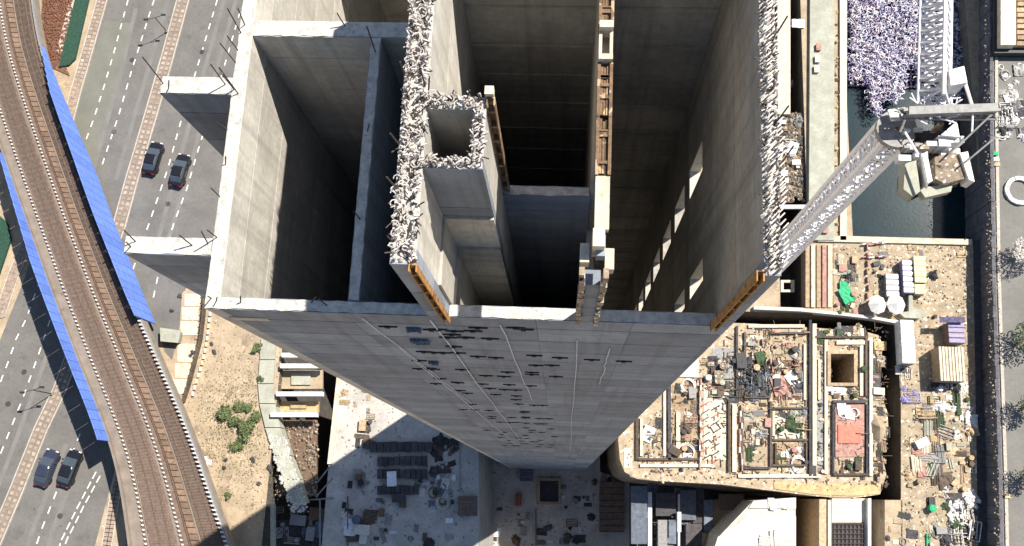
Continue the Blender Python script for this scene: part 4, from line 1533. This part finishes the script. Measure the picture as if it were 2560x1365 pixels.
scatter((2172, 1130, 2218, 1225), 'in the lower right podium corner', 12, PT, ALLK, ['ochre', 'timber', 'cream', 'rust', 'darktimber'], .3, .6)
scatter((1690, 880, 1780, 960), 'near the slanting tower edge on the podium', 18, PT, ALLK, TAN, .3, .7)
scatter((1780, 900, 1835, 1000), 'left of the dark clutter on the podium', 14, PT, ALLK, TAN + ['black'], .3, .7)
scatter((1850, 810, 1920, 890), 'in the upper left podium bay', 12, PT, ALLK, TAN, .3, .6)
scatter((1580, 1172, 1900, 1205), 'on the lower rim of the podium', 10, PT, ['drum', 'debris_heap', 'plank_pile'], ['black', 'darktimber', 'cream', 'debris'], .15, .35)
scatter((1600, 1040, 1745, 1150), 'loose among the two left podium bays', 22, PT, ALLK, DK_, .3, .75)
scatter((1770, 860, 1925, 1000), 'loose left of the podium centre', 30, PT, ALLK, DK_, .4, 1.0)
scatter((1935, 850, 2015, 1160), 'loose along the middle podium bays', 26, PT, ALLK, DK_, .3, .8)
scatter((1860, 1010, 1925, 1160), 'loose in the bay of the second barrier row', 12, PT, ALLK, DK_, .3, .7)
scatter((2142, 850, 2205, 1200), 'loose along the right side of the podium', 26, PT, ALLK, DK_, .3, .7)
scatter((2030, 820, 2070, 1190), 'loose on the double beams of the podium', 16, PT, ['plank_pile', 'debris_heap', 'tool_box'], DK_, .2, .5)
for (x, y, m_, s_, w_) in ((1885, 940, 'black', 1.1, 'biggest in the dark clutter at the podium centre'), (1905, 980, 'darkgrey', .9, 'low in the dark clutter at the podium centre'), (1862, 965, 'bluegrey', .9, 'left in the dark clutter at the podium centre'),
                           (1990, 965, 'black', .8, 'right of the red and white cluster'), (1820, 990, 'black', .8, 'at the foot of the strip left of the dark clutter'), (2225, 1045, 'darkgrey', .9, 'hanging over the podium gap by the mound')):
    if x < 2220:
        item('crumpled_sheet', m_, x, y, PT, s_, w_, single_=True)
bb = B()
for k in range(120):
    q = P(random.gauss(1885, 26), random.gauss(950, 30), 0)
    a = U(0, 6.28)
    bb.bar((q.x, q.y, U(.1, .7)), (q.x + math.cos(a) * U(.4, 1.2), q.y + math.sin(a) * U(.4, 1.2), U(.1, .9)), .045)
struct('rod_tangle', bb, 'black', kind='stuff', label='dark tangle of rods at the podium centre')
# singled out items
item('drum', 'black', 1985, 875, PT, .75, 'standing alone in the upper podium bay', single_=True)
item('debris_heap', 'leafdark', 1985, 1060, PT, 1.3, 'large in the middle right podium bay', single_=True)
item('cable_coil', 'white', 1720, 965, PT, 1.1, 'large at the slanting tower edge', single_=True)
item('cable_coil', 'lump', 1715, 1130, PT, 1.3, 'large at the foot of the second bay', single_=True)
item('cable_coil', 'lightsteel', 1995, 1160, PT, 1.1, 'large at the foot of the fourth bay', single_=True)
item('debris_heap', 'darktimber', 1710, 1070, PT, 1.1, 'large and dark in the second bay', single_=True)
item('crumpled_sheet', 'pink', 1948, 965, PT, 1.1, 'largest in the red and white cluster', single_=True)
item('crumpled_sheet', 'white', 1980, 948, PT, .8, 'next to the largest faded red sheet', single_=True)
item('crumpled_sheet', 'white', 1620, 1085, PT, .9, 'large in the leftmost bay', single_=True)
item('crumpled_sheet', 'ochre', 2200, 865, PT, .7, 'square near the upper right podium corner', 0, True)
item('crumpled_sheet', 'white', 2095, 975, PT, .8, 'just under the square opening', 0, True)
mound = B()
mp_ = P(2192, 1070, PT)
n = 14
vs = [(0, 0, 1.2)] + [(1.0 * math.cos(k * 6.2832 / n) * U(.85, 1.1), 1.7 * math.sin(k * 6.2832 / n) * U(.85, 1.1), .02) for k in range(n)]
mound.add(vs, [(0, 1 + k, 1 + (k + 1) % n) for k in range(n)])
tag(link('sand_mound', mound.mesh('sand_mound', 'sand'), None, tuple(mp_)), 'conical sand mound at the right edge of the podium', 'mound')
bb = B()
for k in range(1700):
    x, y = U(1560, 2218), U(815, 1232)
    if x < 1850 and y < 820 + (1850 - x) * 1.0 or (hx0 - 8 < x < hx1 + 8 and hy0 - 8 < y < hy1 + 8) or y > 1190 + (x - 1560) * .07:
        continue
    q = P(x, y, 0)
    bb.rock(q.x, q.y, 0.04, U(.05, .17), 1.2)
struct('rubble', bb, 'debris', kind='stuff', label='loose rubble strewn on the podium')
bb = B()
for k in range(700):
    x, y = U(1600, 2218), U(815, 1232)
    if x < 1850 and y < 820 + (1850 - x) * 1.0 or (hx0 - 8 < x < hx1 + 8 and hy0 - 8 < y < hy1 + 8) or y > 1180 + (x - 1560) * .07:
        continue
    q = P(x, y, 0)
    a = random.choice([0, 1.57, U(0, 3)])
    bb.bar((q.x, q.y, .1), (q.x + math.cos(a) * U(.3, 1), q.y + math.sin(a) * U(.3, 1), .12), .05)
struct('offcuts', bb, 'darktimber', kind='stuff', label='dark timber offcuts strewn on the podium')

# ================================================================== NORTH YARD (right, below basin)
struct('yard_ground', B().prism(poly([(2084, 604), (2432, 612), (2446, 1450), (2252, 1450), (2252, 812), (2180, 798), (2084, 786)]), 0, .05), 'yard')
scatter((2088, 640, 2140, 720), 'in the scrap strip right of the ribs', 26, .05, ALLK, ['leafdark', 'palegreen', 'darktimber', 'black', 'timber', 'pink', 'cream'], .3, .7)
scatter((2088, 725, 2150, 785), 'below the scrap strip by the green tarpaulin', 14, .05, ALLK, ['leafdark', 'rust', 'darktimber', 'timber', 'cream', 'pink'], .3, .6)
item('crumpled_sheet', 'tarpgreen', 2116, 738, .3, .95, 'folded in the scrap strip', single_=True)
item('crumpled_sheet', 'tarpgreen', 2108, 715, .3, .55, 'small, just above the folded one', single_=True)
for (x, y, s_, k) in ((2190, 660, .5, 'tool_box'), (2205, 668, .35, 'tool_box'), (2186, 680, .35, 'drum'), (2200, 692, .4, 'debris_heap')):
    item(k, 'black', x, y, .05, s_, 'among the small black items in the north yard')


def container(q, z, h, m, label, ribs=10, along='y', name='container', mroof=None):
    x0, y0, x1, y1 = q
    pts = rect(x0, y0, x1, y1, h)
    cx = sum(p[0] for p in pts) / 4
    cy = sum(p[1] for p in pts) / 4
    hw = (pts[1][0] - pts[0][0]) / 2
    hl = (pts[3][1] - pts[0][1]) / 2
    t = thing(name, label, name.replace('_', ' '), (cx, cy, z))
    part('body', B().box(-hw, hw, -hl, hl, .12, h - .06), m, t)
    n_ = ribs
    for k in range(n_):
        if along == 'y':
            y = -hl + 2 * hl * (k + .5) / n_
            b_ = B().box(-hw - .03, hw + .03, y - hl / n_ * .72, y + hl / n_ * .72, h - .06, h + (.02 if k % 2 else .0))
        else:
            x = -hw + 2 * hw * (k + .5) / n_
            b_ = B().box(x - hw / n_ * .72, x + hw / n_ * .72, -hl - .03, hl + .03, h - .06, h + (.02 if k % 2 else .0))
        part('roof_panel', b_, mroof or m, t)
    for s_ in (-1, 1):
        part('door', B().box(s_ * hw * .5 - hw * .45, s_ * hw * .5 + hw * .45, -hl - .04, -hl, .2, h - .25), 'steel', t)
    part('skid', B().box(-hw * .9, hw * .9, -hl * .95, hl * .95, 0, .12), 'black', t)
    return t


container((2254, 800, 2286, 908), .05, 2.2, 'white', 'long white container beside the dark podium gap', 9)
container((2286, 640, 2314, 706), .05, 1.6, 'yellow', 'long yellow container, upper of two in line', 5)
container((2287, 708, 2312, 735), .05, 1.2, 'yellow', 'short yellow container below the long one', 2)
container((2258, 650, 2282, 732), .05, 1.3, 'lilac', 'violet grey narrow container left of the yellow one', 6, mroof='lightsteel')
container((2216, 684, 2246, 742), .05, 1.0, 'steel', 'grey flat container left of the violet grey one', 4, mroof='lightsteel')
container((2348, 868, 2412, 952), .05, 2.4, 'timber', 'beige ribbed container with dark left side', 8, 'x', mroof='cream')
container((2372, 806, 2410, 858), .05, 1.8, 'brown', 'brown and white cabin above the beige ribbed container', 4, mroof='lilac', name='site_cabin')
single('awning', slabpx(2350, 792, 2412, 806, 2.4, .12), 'lilacdark', 'dark violet awning above the brown cabin', 'awning')
single('boom_arm', B().prism(poly([(2272, 738), (2282, 738), (2282, 770), (2310, 775), (2318, 785), (2300, 796), (2262, 794), (2248, 782), (2272, 778)], .8), .05, .8), 'palegreen', 'curved grey loader skid below the violet container', 'skid')
for k, (x, y, s_) in enumerate(((2182, 768, 1.2), (2228, 768, 1.25))):
    p = P(x, y, 0)
    t = thing('canopy', ['left of two white pointed canopies', 'right of two white pointed canopies'][k], 'canopy', (p.x, p.y, .05))
    o = B()
    n = 8
    o.add([(0, 0, 2.2)] + [(s_ * .85 * math.cos(j * .785), s_ * .95 * math.sin(j * .785), 1.5) for j in range(8)], [(0, 1 + j, 1 + (j + 1) % 8) for j in range(8)])
    part('cover', o, 'white', t)
    for j in range(4):
        a = .785 + j * 1.57
        part('leg', B().bar((s_ * .7 * math.cos(a), s_ * .7 * math.sin(a), 0), (s_ * .7 * math.cos(a), s_ * .7 * math.sin(a), 1.6), .05), 'steel', t)
item('debris_heap', 'black', 2331, 688, .05, .7, 'alone right of the yellow container', single_=True)
item('drum', 'darktimber', 2336, 792, .05, .4, 'alone left of the violet awning', single_=True)
scatter((2245, 912, 2278, 938), 'under the end of the white container', 6, .05, ALLK, ['black', 'darkgrey', 'lump'], .3, .6)
scatter((2240, 970, 2290, 1000), 'where the podium gap bends', 9, .05, ['pipe_stack', 'debris_heap', 'scaffold_frame'], ['debris', 'lilac', 'steel', 'white'], .4, .8)
scatter((2325, 955, 2425, 1000), 'under the beige ribbed container', 16, .05, ALLK, ['lump', 'white', 'leafdark', 'lilac', 'black', 'steel'], .3, .7)
scatter((2310, 1000, 2350, 1200), 'in the long green stack of the east yard', 26, .05, ['plank_pile', 'pipe_stack', 'scaffold_frame'], ['leafdark', 'palegreen', 'darktimber', 'steel', 'timber'], .5, 1.0)
scatter((2350, 990, 2430, 1230), 'in the east yard beside the dark wall', 44, .05, ALLK, ['leafdark', 'lump', 'white', 'darktimber', 'timber', 'steel', 'palegreen', 'cream', 'ochre'], .35, .9)
scatter((2262, 1100, 2312, 1230), 'in the east yard next to the podium gap', 14, .05, ALLK, ['pink', 'cream', 'timber', 'lump', 'ochre'], .3, .8)
scatter((2355, 1240, 2435, 1365), 'in the white heap area at the lower right', 34, .05, ['crumpled_sheet', 'debris_heap', 'cable_coil', 'scaffold_frame'], ['white', 'white', 'lump', 'lump', 'darkgrey', 'leafdark'], .5, 1.1)
scatter((2310, 1250, 2352, 1365), 'left of the white heap at the lower right', 12, .05, ALLK, ['leafdark', 'tarpgreen', 'darkgrey', 'steel', 'cream'], .4, .8)
scatter((2180, 612, 2420, 640), 'just under the basin kerb', 10, .05, ['plank_pile', 'pipe_stack'], ['cream', 'steel', 'timber'], .3, .6)
item('debris_heap', 'white', 2350, 1018, .05, 1.0, 'brightest in the east yard middle', single_=True)
bb = B()
for k in range(1500):
    x, y = U(2090, 2436), U(615, 1380)
    if x < 2262 and y > 780:
        continue
    q = P(x, y, 0)
    bb.rock(q.x, q.y, 0.08, U(.04, .16), 1.1)
struct('rubble', bb, 'debris', kind='stuff', label='loose rubble over the east yard')

# trench strip clutter (z = 0 ledge pieces)
bb = B()
for k in range(420):
    x, y = U(1944, 2010), U(285, 500)
    q = P(x, y, -.6)
    bb.rock(q.x, q.y, -.6, U(.08, .4), .9)
struct('rubble', bb, 'debris', kind='stuff', label='rubble filling the trench beside the tower')
single('trench_cover', slabpx(1944, 288, 2012, 478, -.7, .6), 'debris', 'rubble covered deck over the trench beside the tower', 'deck')
single('trench_cover', slabpx(1944, 480, 1984, 506, -.6, .6), 'rust', 'rusty plate below the rubble deck in the trench', 'plate')
scatter((1946, 295, 2008, 470), 'on the rubble deck beside the tower', 24, -.5, ['tool_box', 'scaffold_frame', 'debris_heap', 'crumpled_sheet'], ['lump', 'lightsteel', 'steel', 'white', 'darkgrey', 'timber'], .35, .8)
scatter((1980, 0, 2012, 280), 'in the dark trench strip near the top', 16, -5, ALLK, ['steel', 'lightsteel', 'rust', 'pink', 'darkgrey'], .4, .8)
item('crumpled_sheet', 'white', 1995, 60, 0, .8, 'bright beside the top of the trench', single_=True)
scatter((2086, 0, 2100, 600), 'on the rusty strip along the walkway', 46, .02, ['plank_pile', 'debris_heap', 'pipe_stack', 'drum'], ['rust', 'timber', 'darktimber', 'cream', 'ochre'], .2, .4)
for k, (x, y, m_) in enumerate(((2045, 120, 'pink'), (2040, 175, 'cream'), (2042, 150, 'lump'), (2050, 560, 'pink'), (2062, 575, 'pink'))):
    item('tool_box', m_, x, y, .5, .55, ['upper of the pair on the walkway near the top', 'lower of the three on the walkway near the top', 'middle of the three on the walkway near the top', 'at the foot of the walkway, left of two', 'at the foot of the walkway, right of two'][k], 1.57, True)

# ================================================================== SOUTH PIT (dark)
scatter((1600, 1235, 1760, 1365), 'in the dark pit below the podium', 30, -9, ['plank_pile', 'pipe_stack', 'scaffold_frame', 'tool_box'], ['bluegrey', 'bluegrey', 'darkgrey', 'steel', 'darktimber'], .8, 1.8, 1.0)
for k, q in enumerate(((1578, 1215, 1618, 1360), (1640, 1232, 1690, 1290), (1700, 1225, 1740, 1300), (1645, 1300, 1668, 1400), (1715, 1310, 1755, 1400), (1760, 1250, 1782, 1330), (1800, 1235, 1860, 1275), (1620, 1230, 1630, 1400), (1695, 1235, 1700, 1400))):
    t = single('pit_formwork', slabpx(*q, -6 - (k % 3), 1.2 if k < 7 else .6), ('bluegrey', 'darkgrey', 'bluegrey', 'steel', 'darkgrey', 'bluegrey', 'rust', 'lightsteel', 'lightsteel')[k],
               ['tall blue grey formwork block just right of the works slab', 'dark grey formwork block under the podium rim', 'blue grey formwork block right of the dark grey one', 'narrow grey formwork block at the bottom edge',
                'dark grey formwork block at the bottom edge', 'small blue grey block left of the white roof', 'rusty red block above the white roof', 'pale thin beam, left of two in the dark pit', 'pale thin beam, right of two in the dark pit'][k], 'formwork')
single('white_post', slabpx(1694, 1280, 1703, 1330, -5, 1.5), 'white', 'short white post standing in the dark pit', 'post')
# white roof building, slanted side shaped after a shadow edge, and the bays right of it
wb = thing('white_building', 'white flat roofed block below the podium rim', 'building', tuple(P(1900, 1320, 0)))
wbb = (wb.location.x, wb.location.y, PZ)
wb.location.z = PZ
part('wall', B().prism(poly([(1884, 1252), (1990, 1244), (1990, 1480), (1760, 1480), (1800, 1340)], .5), PZ, .3), 'cream', wb, wbb)
part('roof', B().prism(poly([(1884, 1252), (1990, 1244), (1990, 1272), (1872, 1270)], .5), .3, .5), 'lump', wb, wbb)
part('roof', B().prism(poly([(1866, 1290), (1990, 1290), (1990, 1480), (1750, 1480), (1795, 1342), (1830, 1322)], .5), .3, .5), 'lump', wb, wbb)
scatter((1880, 1255, 1985, 1268), 'on the front strip of the white roof', 5, .5, ['crumpled_sheet'], ['lump', 'lightsteel'], .4, .7)
scatter((1840, 1310, 1985, 1365), 'on the white flat roof', 5, .5, ['crumpled_sheet', 'crumpled_sheet', 'plank_pile'], ['lump', 'lump', 'lightsteel', 'white'], .5, 1.3)
single('bay_wall', slabpx(2048, 1248, 2066, 1460, .3, 16), 'timber', 'tan wall strip right of the white roofed block', 'wall')
single('bay_wall', slabpx(2070, 1250, 2078, 1460, .5, 16), 'cream', 'thin cream wall strip beside the rebar grid', 'wall')
single('bay_slab', slabpx(2080, 1246, 2168, 1460, -.2, 15), 'cream', 'cream slab holding the dark rebar grid', 'slab')
gr = thing('rebar_grid', 'dark grid of reinforcing steel on the cream slab', 'rebar grid', tuple(P(2118, 1340, -.2)))
gb = tuple(gr.location)
for k in range(8):
    a, c = P(2084 + k * 10, 1308, -.2), P(2084 + k * 10, 1420, -.2)
    part('bar', B().bar((a.x, a.y, -.05), (c.x, c.y, -.05), .06), 'rebar', gr, gb)
    a, c = P(2078, 1310 + k * 12, -.2), P(2160, 1310 + k * 12, -.2)
    part('bar', B().bar((a.x, a.y, .05), (c.x, c.y, .05), .06), 'rebar', gr, gb)
part('mat', B().prism(rect(2080, 1306, 2160, 1420, -.2), -.195, -.17), 'darkgrey', gr, gb)
single('bay_wall', slabpx(2170, 1246, 2178, 1460, .6, 16), 'white', 'thin white wall strip right of the rebar grid', 'wall')
single('bay_slab', slabpx(2212, 1250, 2256, 1460, .05, 15), 'sand', 'sandy slab strip between the white strip and east yard', 'slab')
scatter((2214, 1255, 2300, 1365), 'at the bottom right of the podium gap', 10, .05, ALLK, ['cream', 'timber', 'darkgrey', 'steel'], .3, .7)

# ================================================================== WORKS SLAB ITEMS
sz = SZ
sz2 = SZ2
DI = 'on the shaded works slab'
for k, q in enumerate(((926, 1103, 1082, 1132), (945, 1140, 1070, 1166), (945, 1172, 1070, 1198), (945, 1212, 1048, 1238))):
    t = thing('panel_rack', ['uppermost of four dark panel racks', 'second of four dark panel racks', 'third of four dark panel racks', 'lowest of four dark panel racks'][k] + ' on the shaded works slab', 'rack', tuple(P((q[0] + q[2]) / 2, (q[1] + q[3]) / 2, sz)))
    tb = tuple(t.location)
    n = 9
    for j in range(n):
        xa = q[0] + (q[2] - q[0]) * j / n
        xb = q[0] + (q[2] - q[0]) * (j + .9) / n
        part('panel', B().prism(rect(xa, q[1] + U(0, 3), xb, q[3] - U(0, 3), sz), sz + .1, sz + .35 + U(0, .2)), 'darkgrey', t, tb)
    part('skid', B().prism(rect(q[0], q[1] + 8, q[2], q[1] + 12, sz), sz, sz + .12), 'timber', t, tb)
for k, q in enumerate((((1500, 1205, 1560, 1330)), ((1300, 1150, 1332, 1202)), ((1145, 1240, 1190, 1290)))):
    sz = SZ if k == 2 else SZ2
    t = thing('site_container', ['large dark container right of centre at the bottom', 'small dark container just under the tower foot', 'brown dark container left of the red tank'][k], 'container', tuple(P((q[0] + q[2]) / 2, (q[1] + q[3]) / 2, sz)))
    tb = tuple(t.location)
    hgt = (1.6, 1.0, 1.2)[k]
    part('body', B().prism(rect(*q, sz + hgt), sz, sz + hgt - .08), 'darkgrey', t, tb)
    for j in range(8):
        ya = q[1] + (q[3] - q[1]) * j / 8
        yb = q[1] + (q[3] - q[1]) * (j + .85) / 8
        part('roof_panel', B().prism(rect(q[0], ya, q[2], yb, sz + hgt), sz + hgt - .08, sz + hgt), ('brown', 'bluegrey', 'brown')[k], t, tb)
sz = SZ
# square lift pit with frame; a flat black panel paints its dark depth
t = thing('hole_surround', 'cream frame round a black square hole on the works slab', 'frame', tuple(P(1373, 1228, sz2)))
tb = tuple(t.location)
for q in ((1342, 1195, 1402, 1202), (1342, 1254, 1402, 1261), (1342, 1202, 1350, 1254), (1396, 1202, 1402, 1254)):
    part('side', B().prism(rect(*q, sz2), sz2, sz2 + .4), 'timber', t, tb)
part('cover', B().prism(rect(1350, 1202, 1396, 1254, sz2), sz2 + .004, sz2 + .05), 'black', t, tb)
# red tank
p = P(1297, 1250, sz2)
t = thing('fuel_tank', 'small red tank lying on the works slab', 'tank', tuple(p))
part('shell', B().bar((0, -.8, .45), (0, .8, .45), .4, 12), 'red', t)
for s_ in (-.5, .5):
    part('saddle', B().box(-.35, .35, s_ - .08, s_ + .08, 0, .3), 'steel', t)
item('debris_heap', 'red', 1213, 1313, sz2, .6, 'red heap near the bottom edge of the works slab', single_=True)
SH_ = ['black', 'darkgrey', 'bluegrey', 'steel', 'darktimber', 'brown' if 0 else 'rust', 'lightsteel', 'lump']
scatter((1085, 1100, 1145, 1190), 'in the dark curved pile on the works slab', 24, sz, ['debris_heap', 'plank_pile', 'cable_coil'], ['black', 'darkgrey', 'darktimber'], .4, .8, .2)
scatter((1045, 1190, 1135, 1262), 'in the pale pile beside the panel racks', 28, sz, ['debris_heap', 'crumpled_sheet', 'scaffold_frame', 'cable_coil'], ['lump', 'lightsteel', 'leafdark', 'steel', 'bluegrey'], .3, .6, .3)
scatter((860, 1180, 1140, 1365), 'at the lower left of the works slab', 44, sz, ALLK, SH_, .35, .95)
scatter((1205, 1270, 1490, 1365), 'along the bottom of the works slab', 34, sz2, ALLK, SH_, .3, .8)
scatter((1205, 1130, 1290, 1165), 'under the tower foot', 9, sz2, ALLK, ['black', 'darkgrey'], .3, .6)
scatter((1405, 1195, 1495, 1270), 'between square hole and large container', 12, sz2, ALLK, SH_, .25, .6)
scatter((890, 1030, 935, 1110), 'at the sunlit corner of the works slab', 10, sz, ALLK, ['darktimber', 'rust', 'timber', 'darkgrey'], .4, .8)
scatter((860, 960, 1000, 1050), 'on the bright triangle of slab', 9, sz, ['debris_heap', 'plank_pile', 'crumpled_sheet'], ['timber', 'debris', 'cream'], .3, .6)
scatter((1500, 1160, 1560, 1200), 'between tower foot and podium', 9, sz2, ALLK, ['black', 'darkgrey', 'steel'], .3, .6)
item('crumpled_sheet', 'white', 1242, 1335, sz2, .5, 'small white at the bottom of the works slab', single_=True)
for k, (a, c, lb) in enumerate((((1204, 1180), (1204, 1290), 'left rail of the painted lane on the works slab'), ((1232, 1215), (1232, 1330), 'right rail of the painted lane on the works slab'), ((1206, 1182), (1240, 1182), 'short rail at the head of the lane'),
                                ((1150, 1100), (1150, 1230), 'long thin rail beside the curved pile'), ((1340, 1270), (1340, 1365), 'thin rail below the square hole'), ((1560, 1200), (1600, 1200), 'thin pale rail beside the podium rim'), ((870, 1240), (870, 1365), 'leftmost thin rail on the works slab'))):
    zz = sz if c[0] < 1195 else sz2
    p, q = P(*a, zz), P(*c, zz)
    single('guide_rail', B().bar((p.x, p.y, zz + .15), (q.x, q.y, zz + .15), .08), 'steel' if k % 2 else 'darktimber', lb, 'rail')
bb = B()
for k in range(900):
    x, y = U(850, 1560), U(960, 1365)
    if y < 1150 and x > 1010:
        continue
    zz = sz if x < 1185 else sz2
    if 1185 < x < 1202:
        continue
    q = P(x, y, zz)
    bb.rock(q.x, q.y, zz + .04, U(.04, .14))
struct('rubble', bb, 'debris', kind='stuff', label='crumbs of rubble on the works slab')
# pit below left corner
scatter((680, 1270, 800, 1365), 'in the shadowed corner of the shored pit', 18, -3, ALLK, ['darktimber', 'bluegrey', 'steel', 'rust', 'black'], .5, 1.1)
single('pit_beam', slabpx(676, 1262, 686, 1460, .2, .6), 'palegreen', 'pale beam running down from the shored pit corner', 'beam')
single('pit_deck', slabpx(690, 1300, 835, 1460, -3.2, .6), 'darkgrey', 'dark deck at the bottom of the shored pit', 'deck')
for k, (a, c) in enumerate((((790, 1210), (830, 1160)), ((792, 1240), (832, 1195)), ((770, 1250), (835, 1245)), ((800, 1250), (800, 1365)))):
    p, q = P(*a, -2), P(*c, -2)
    single('steel_brace', B().bar((p.x, p.y, -2), (q.x, q.y, -2), .11), 'steel', ['upper slanting brace over the black gap', 'lower slanting brace over the black gap', 'level brace over the black gap', 'long upright brace below the black gap'][k], 'brace')

# ================================================================== EAST ROAD ITEMS
er = thing('roof_block', 'dark edged block with a tan roof at the top right corner', 'building', tuple(P(2545, 60, RZ)))
e_b = tuple(er.location)
part('wall', B().prism(rect(2486, -80, 2640, 132, RZ + 1.2), RZ, RZ + 1.2), 'black', er, e_b)
part('roof', B().prism(rect(2502, -80, 2540, 112, RZ + 2.2), RZ + 1.2, RZ + 2.2), 'cream', er, e_b)
for k in range(9):
    part('roof_tile', B().prism(rect(2544, -10 + k * 14, 2600, k * 14, RZ + 2.0), RZ + 1.2, RZ + 1.9 + .1 * (k % 2)), 'timber', er, e_b)
scatter((2500, 160, 2558, 260), 'on the grey road below the roofed block', 14, RZ + .01, ['cable_coil', 'crumpled_sheet', 'debris_heap'], ['white', 'lump', 'steel'], .4, .8)
scatter((2500, 262, 2560, 350), 'on the grey road beside the crane beam', 24, RZ + .01, ['cable_coil', 'crumpled_sheet', 'debris_heap', 'scaffold_frame'], ['white', 'white', 'lump', 'darkgrey', 'steel'], .5, 1.0)
for k, (x, y, r_, c_) in enumerate(((2548, 478, 1.3, 'ring'), (2548, 640, 1.8, 'tree'), (2552, 852, 2.0, 'tree'), (2556, 1020, 1.4, 'tree'), (2558, 1190, 1.3, 'tree'))):
    p = P(x, y, RZ)
    if c_ == 'ring':
        o = B()
        for j in range(20):
            a, c = j * .314, (j + 1) * .314
            o.prism([(r_ * math.cos(a), r_ * math.sin(a)), (r_ * 1.35 * math.cos(a), r_ * 1.35 * math.sin(a)), (r_ * 1.35 * math.cos(c), r_ * 1.35 * math.sin(c)), (r_ * math.cos(c), r_ * math.sin(c))], 0, .3 + .05 * (j % 3))
        tag(link('planter_ring', o.mesh('planter_ring', 'white'), None, tuple(p)), 'white round planter kerb at the right edge of the road', 'planter')
    else:
        t = thing('bare_tree', ['', 'leafless pale tree below the white planter ring', 'dark crowned tree level with the white container', 'small dark tree below the largest one', 'lowest small dark tree at the right edge'][k], 'tree', tuple(p))
        part('trunk', B().bar((0, 0, 0), (.1, 0, 1.5), .14, 7, .08), 'bark', t)
        o = B()
        for j in range(26):
            a = U(0, 6.28)
            q = Vector((.1 + r_ * U(.5, 1) * math.cos(a), r_ * U(.5, 1) * math.sin(a), U(1.8, 3.0)))
            o.bar((.1, 0, 1.4), q, .05, 4, .03)
            o.bar(q, q + Vector((U(-.5, .5), U(-.5, .5), .2)), .03)
        part('branches', o, 'lump' if k == 1 else 'bark', t, kind='stuff')
        o = B()
        for j in range(int(260 * r_)):
            a = U(0, 6.28)
            rr = r_ * math.sqrt(R())
            q = Vector((.1 + rr * math.cos(a), rr * math.sin(a), U(1.6, 3.1)))
            u = Vector((U(-1, 1), U(-1, 1), U(-.4, .4))).normalized() * .13
            v_ = Vector((-u.y, u.x, U(-.05, .05))) * .6
            o.add([q - u, q - v_, q + u, q + v_], [(0, 1, 2, 3)])
        part('crown', o, 'lump' if k == 1 else 'leafdark', t, kind='stuff')
for k, (x, y, m_) in enumerate(((2488, 400, 'white'), (2490, 412, 'ochre'), (2486, 385, 'tarpgreen'), (2518, 1240, 'ochre'))):
    item('tool_box', m_, x, y, RZ, .4, ['on the road kerb, middle of three', 'on the road kerb, lowest of three', 'on the road kerb, highest of three', 'alone near the lower right road kerb'][k], 0, True)

# ================================================================== labels: where several alike share one, add their place in the row
GR = {}
for o in bpy.data.objects:
    if o.parent is None and 'category' in o and 'label' in o:
        GR.setdefault(o['label'], []).append(o)
ORD = ['', 'second', 'third', 'fourth', 'fifth', 'sixth', 'seventh', 'eighth', 'ninth', 'tenth', 'eleventh', 'twelfth', 'thirteenth', 'fourteenth', 'fifteenth', 'sixteenth']
for lb, os_ in GR.items():
    n = len(os_)
    if n < 2:
        continue
    xs_ = [o.location.x for o in os_]
    ys_ = [o.location.y for o in os_]
    hor = max(xs_) - min(xs_) > max(ys_) - min(ys_)
    os_.sort(key=lambda o: o.location.x if hor else -o.location.y)
    first, last, side = ('leftmost', 'rightmost', 'left') if hor else ('uppermost', 'lowest', 'top')
    for i, o in enumerate(os_):
        if n == 2:
            w_ = ('left' if hor else 'upper') if i == 0 else ('right' if hor else 'lower')
        elif i == 0:
            w_ = first
        elif i == n - 1:
            w_ = last
        elif i < len(ORD):
            w_ = ORD[i] + ' from ' + side
        else:
            w_ = 'low'
        if 'group' not in o:
            o['group'] = lb
        t_ = w_ + ' ' + lb
        while len(t_.split()) > 16 and ' the ' in t_:
            t_ = t_.replace(' the ', ' ', 1)
        o['label'] = t_
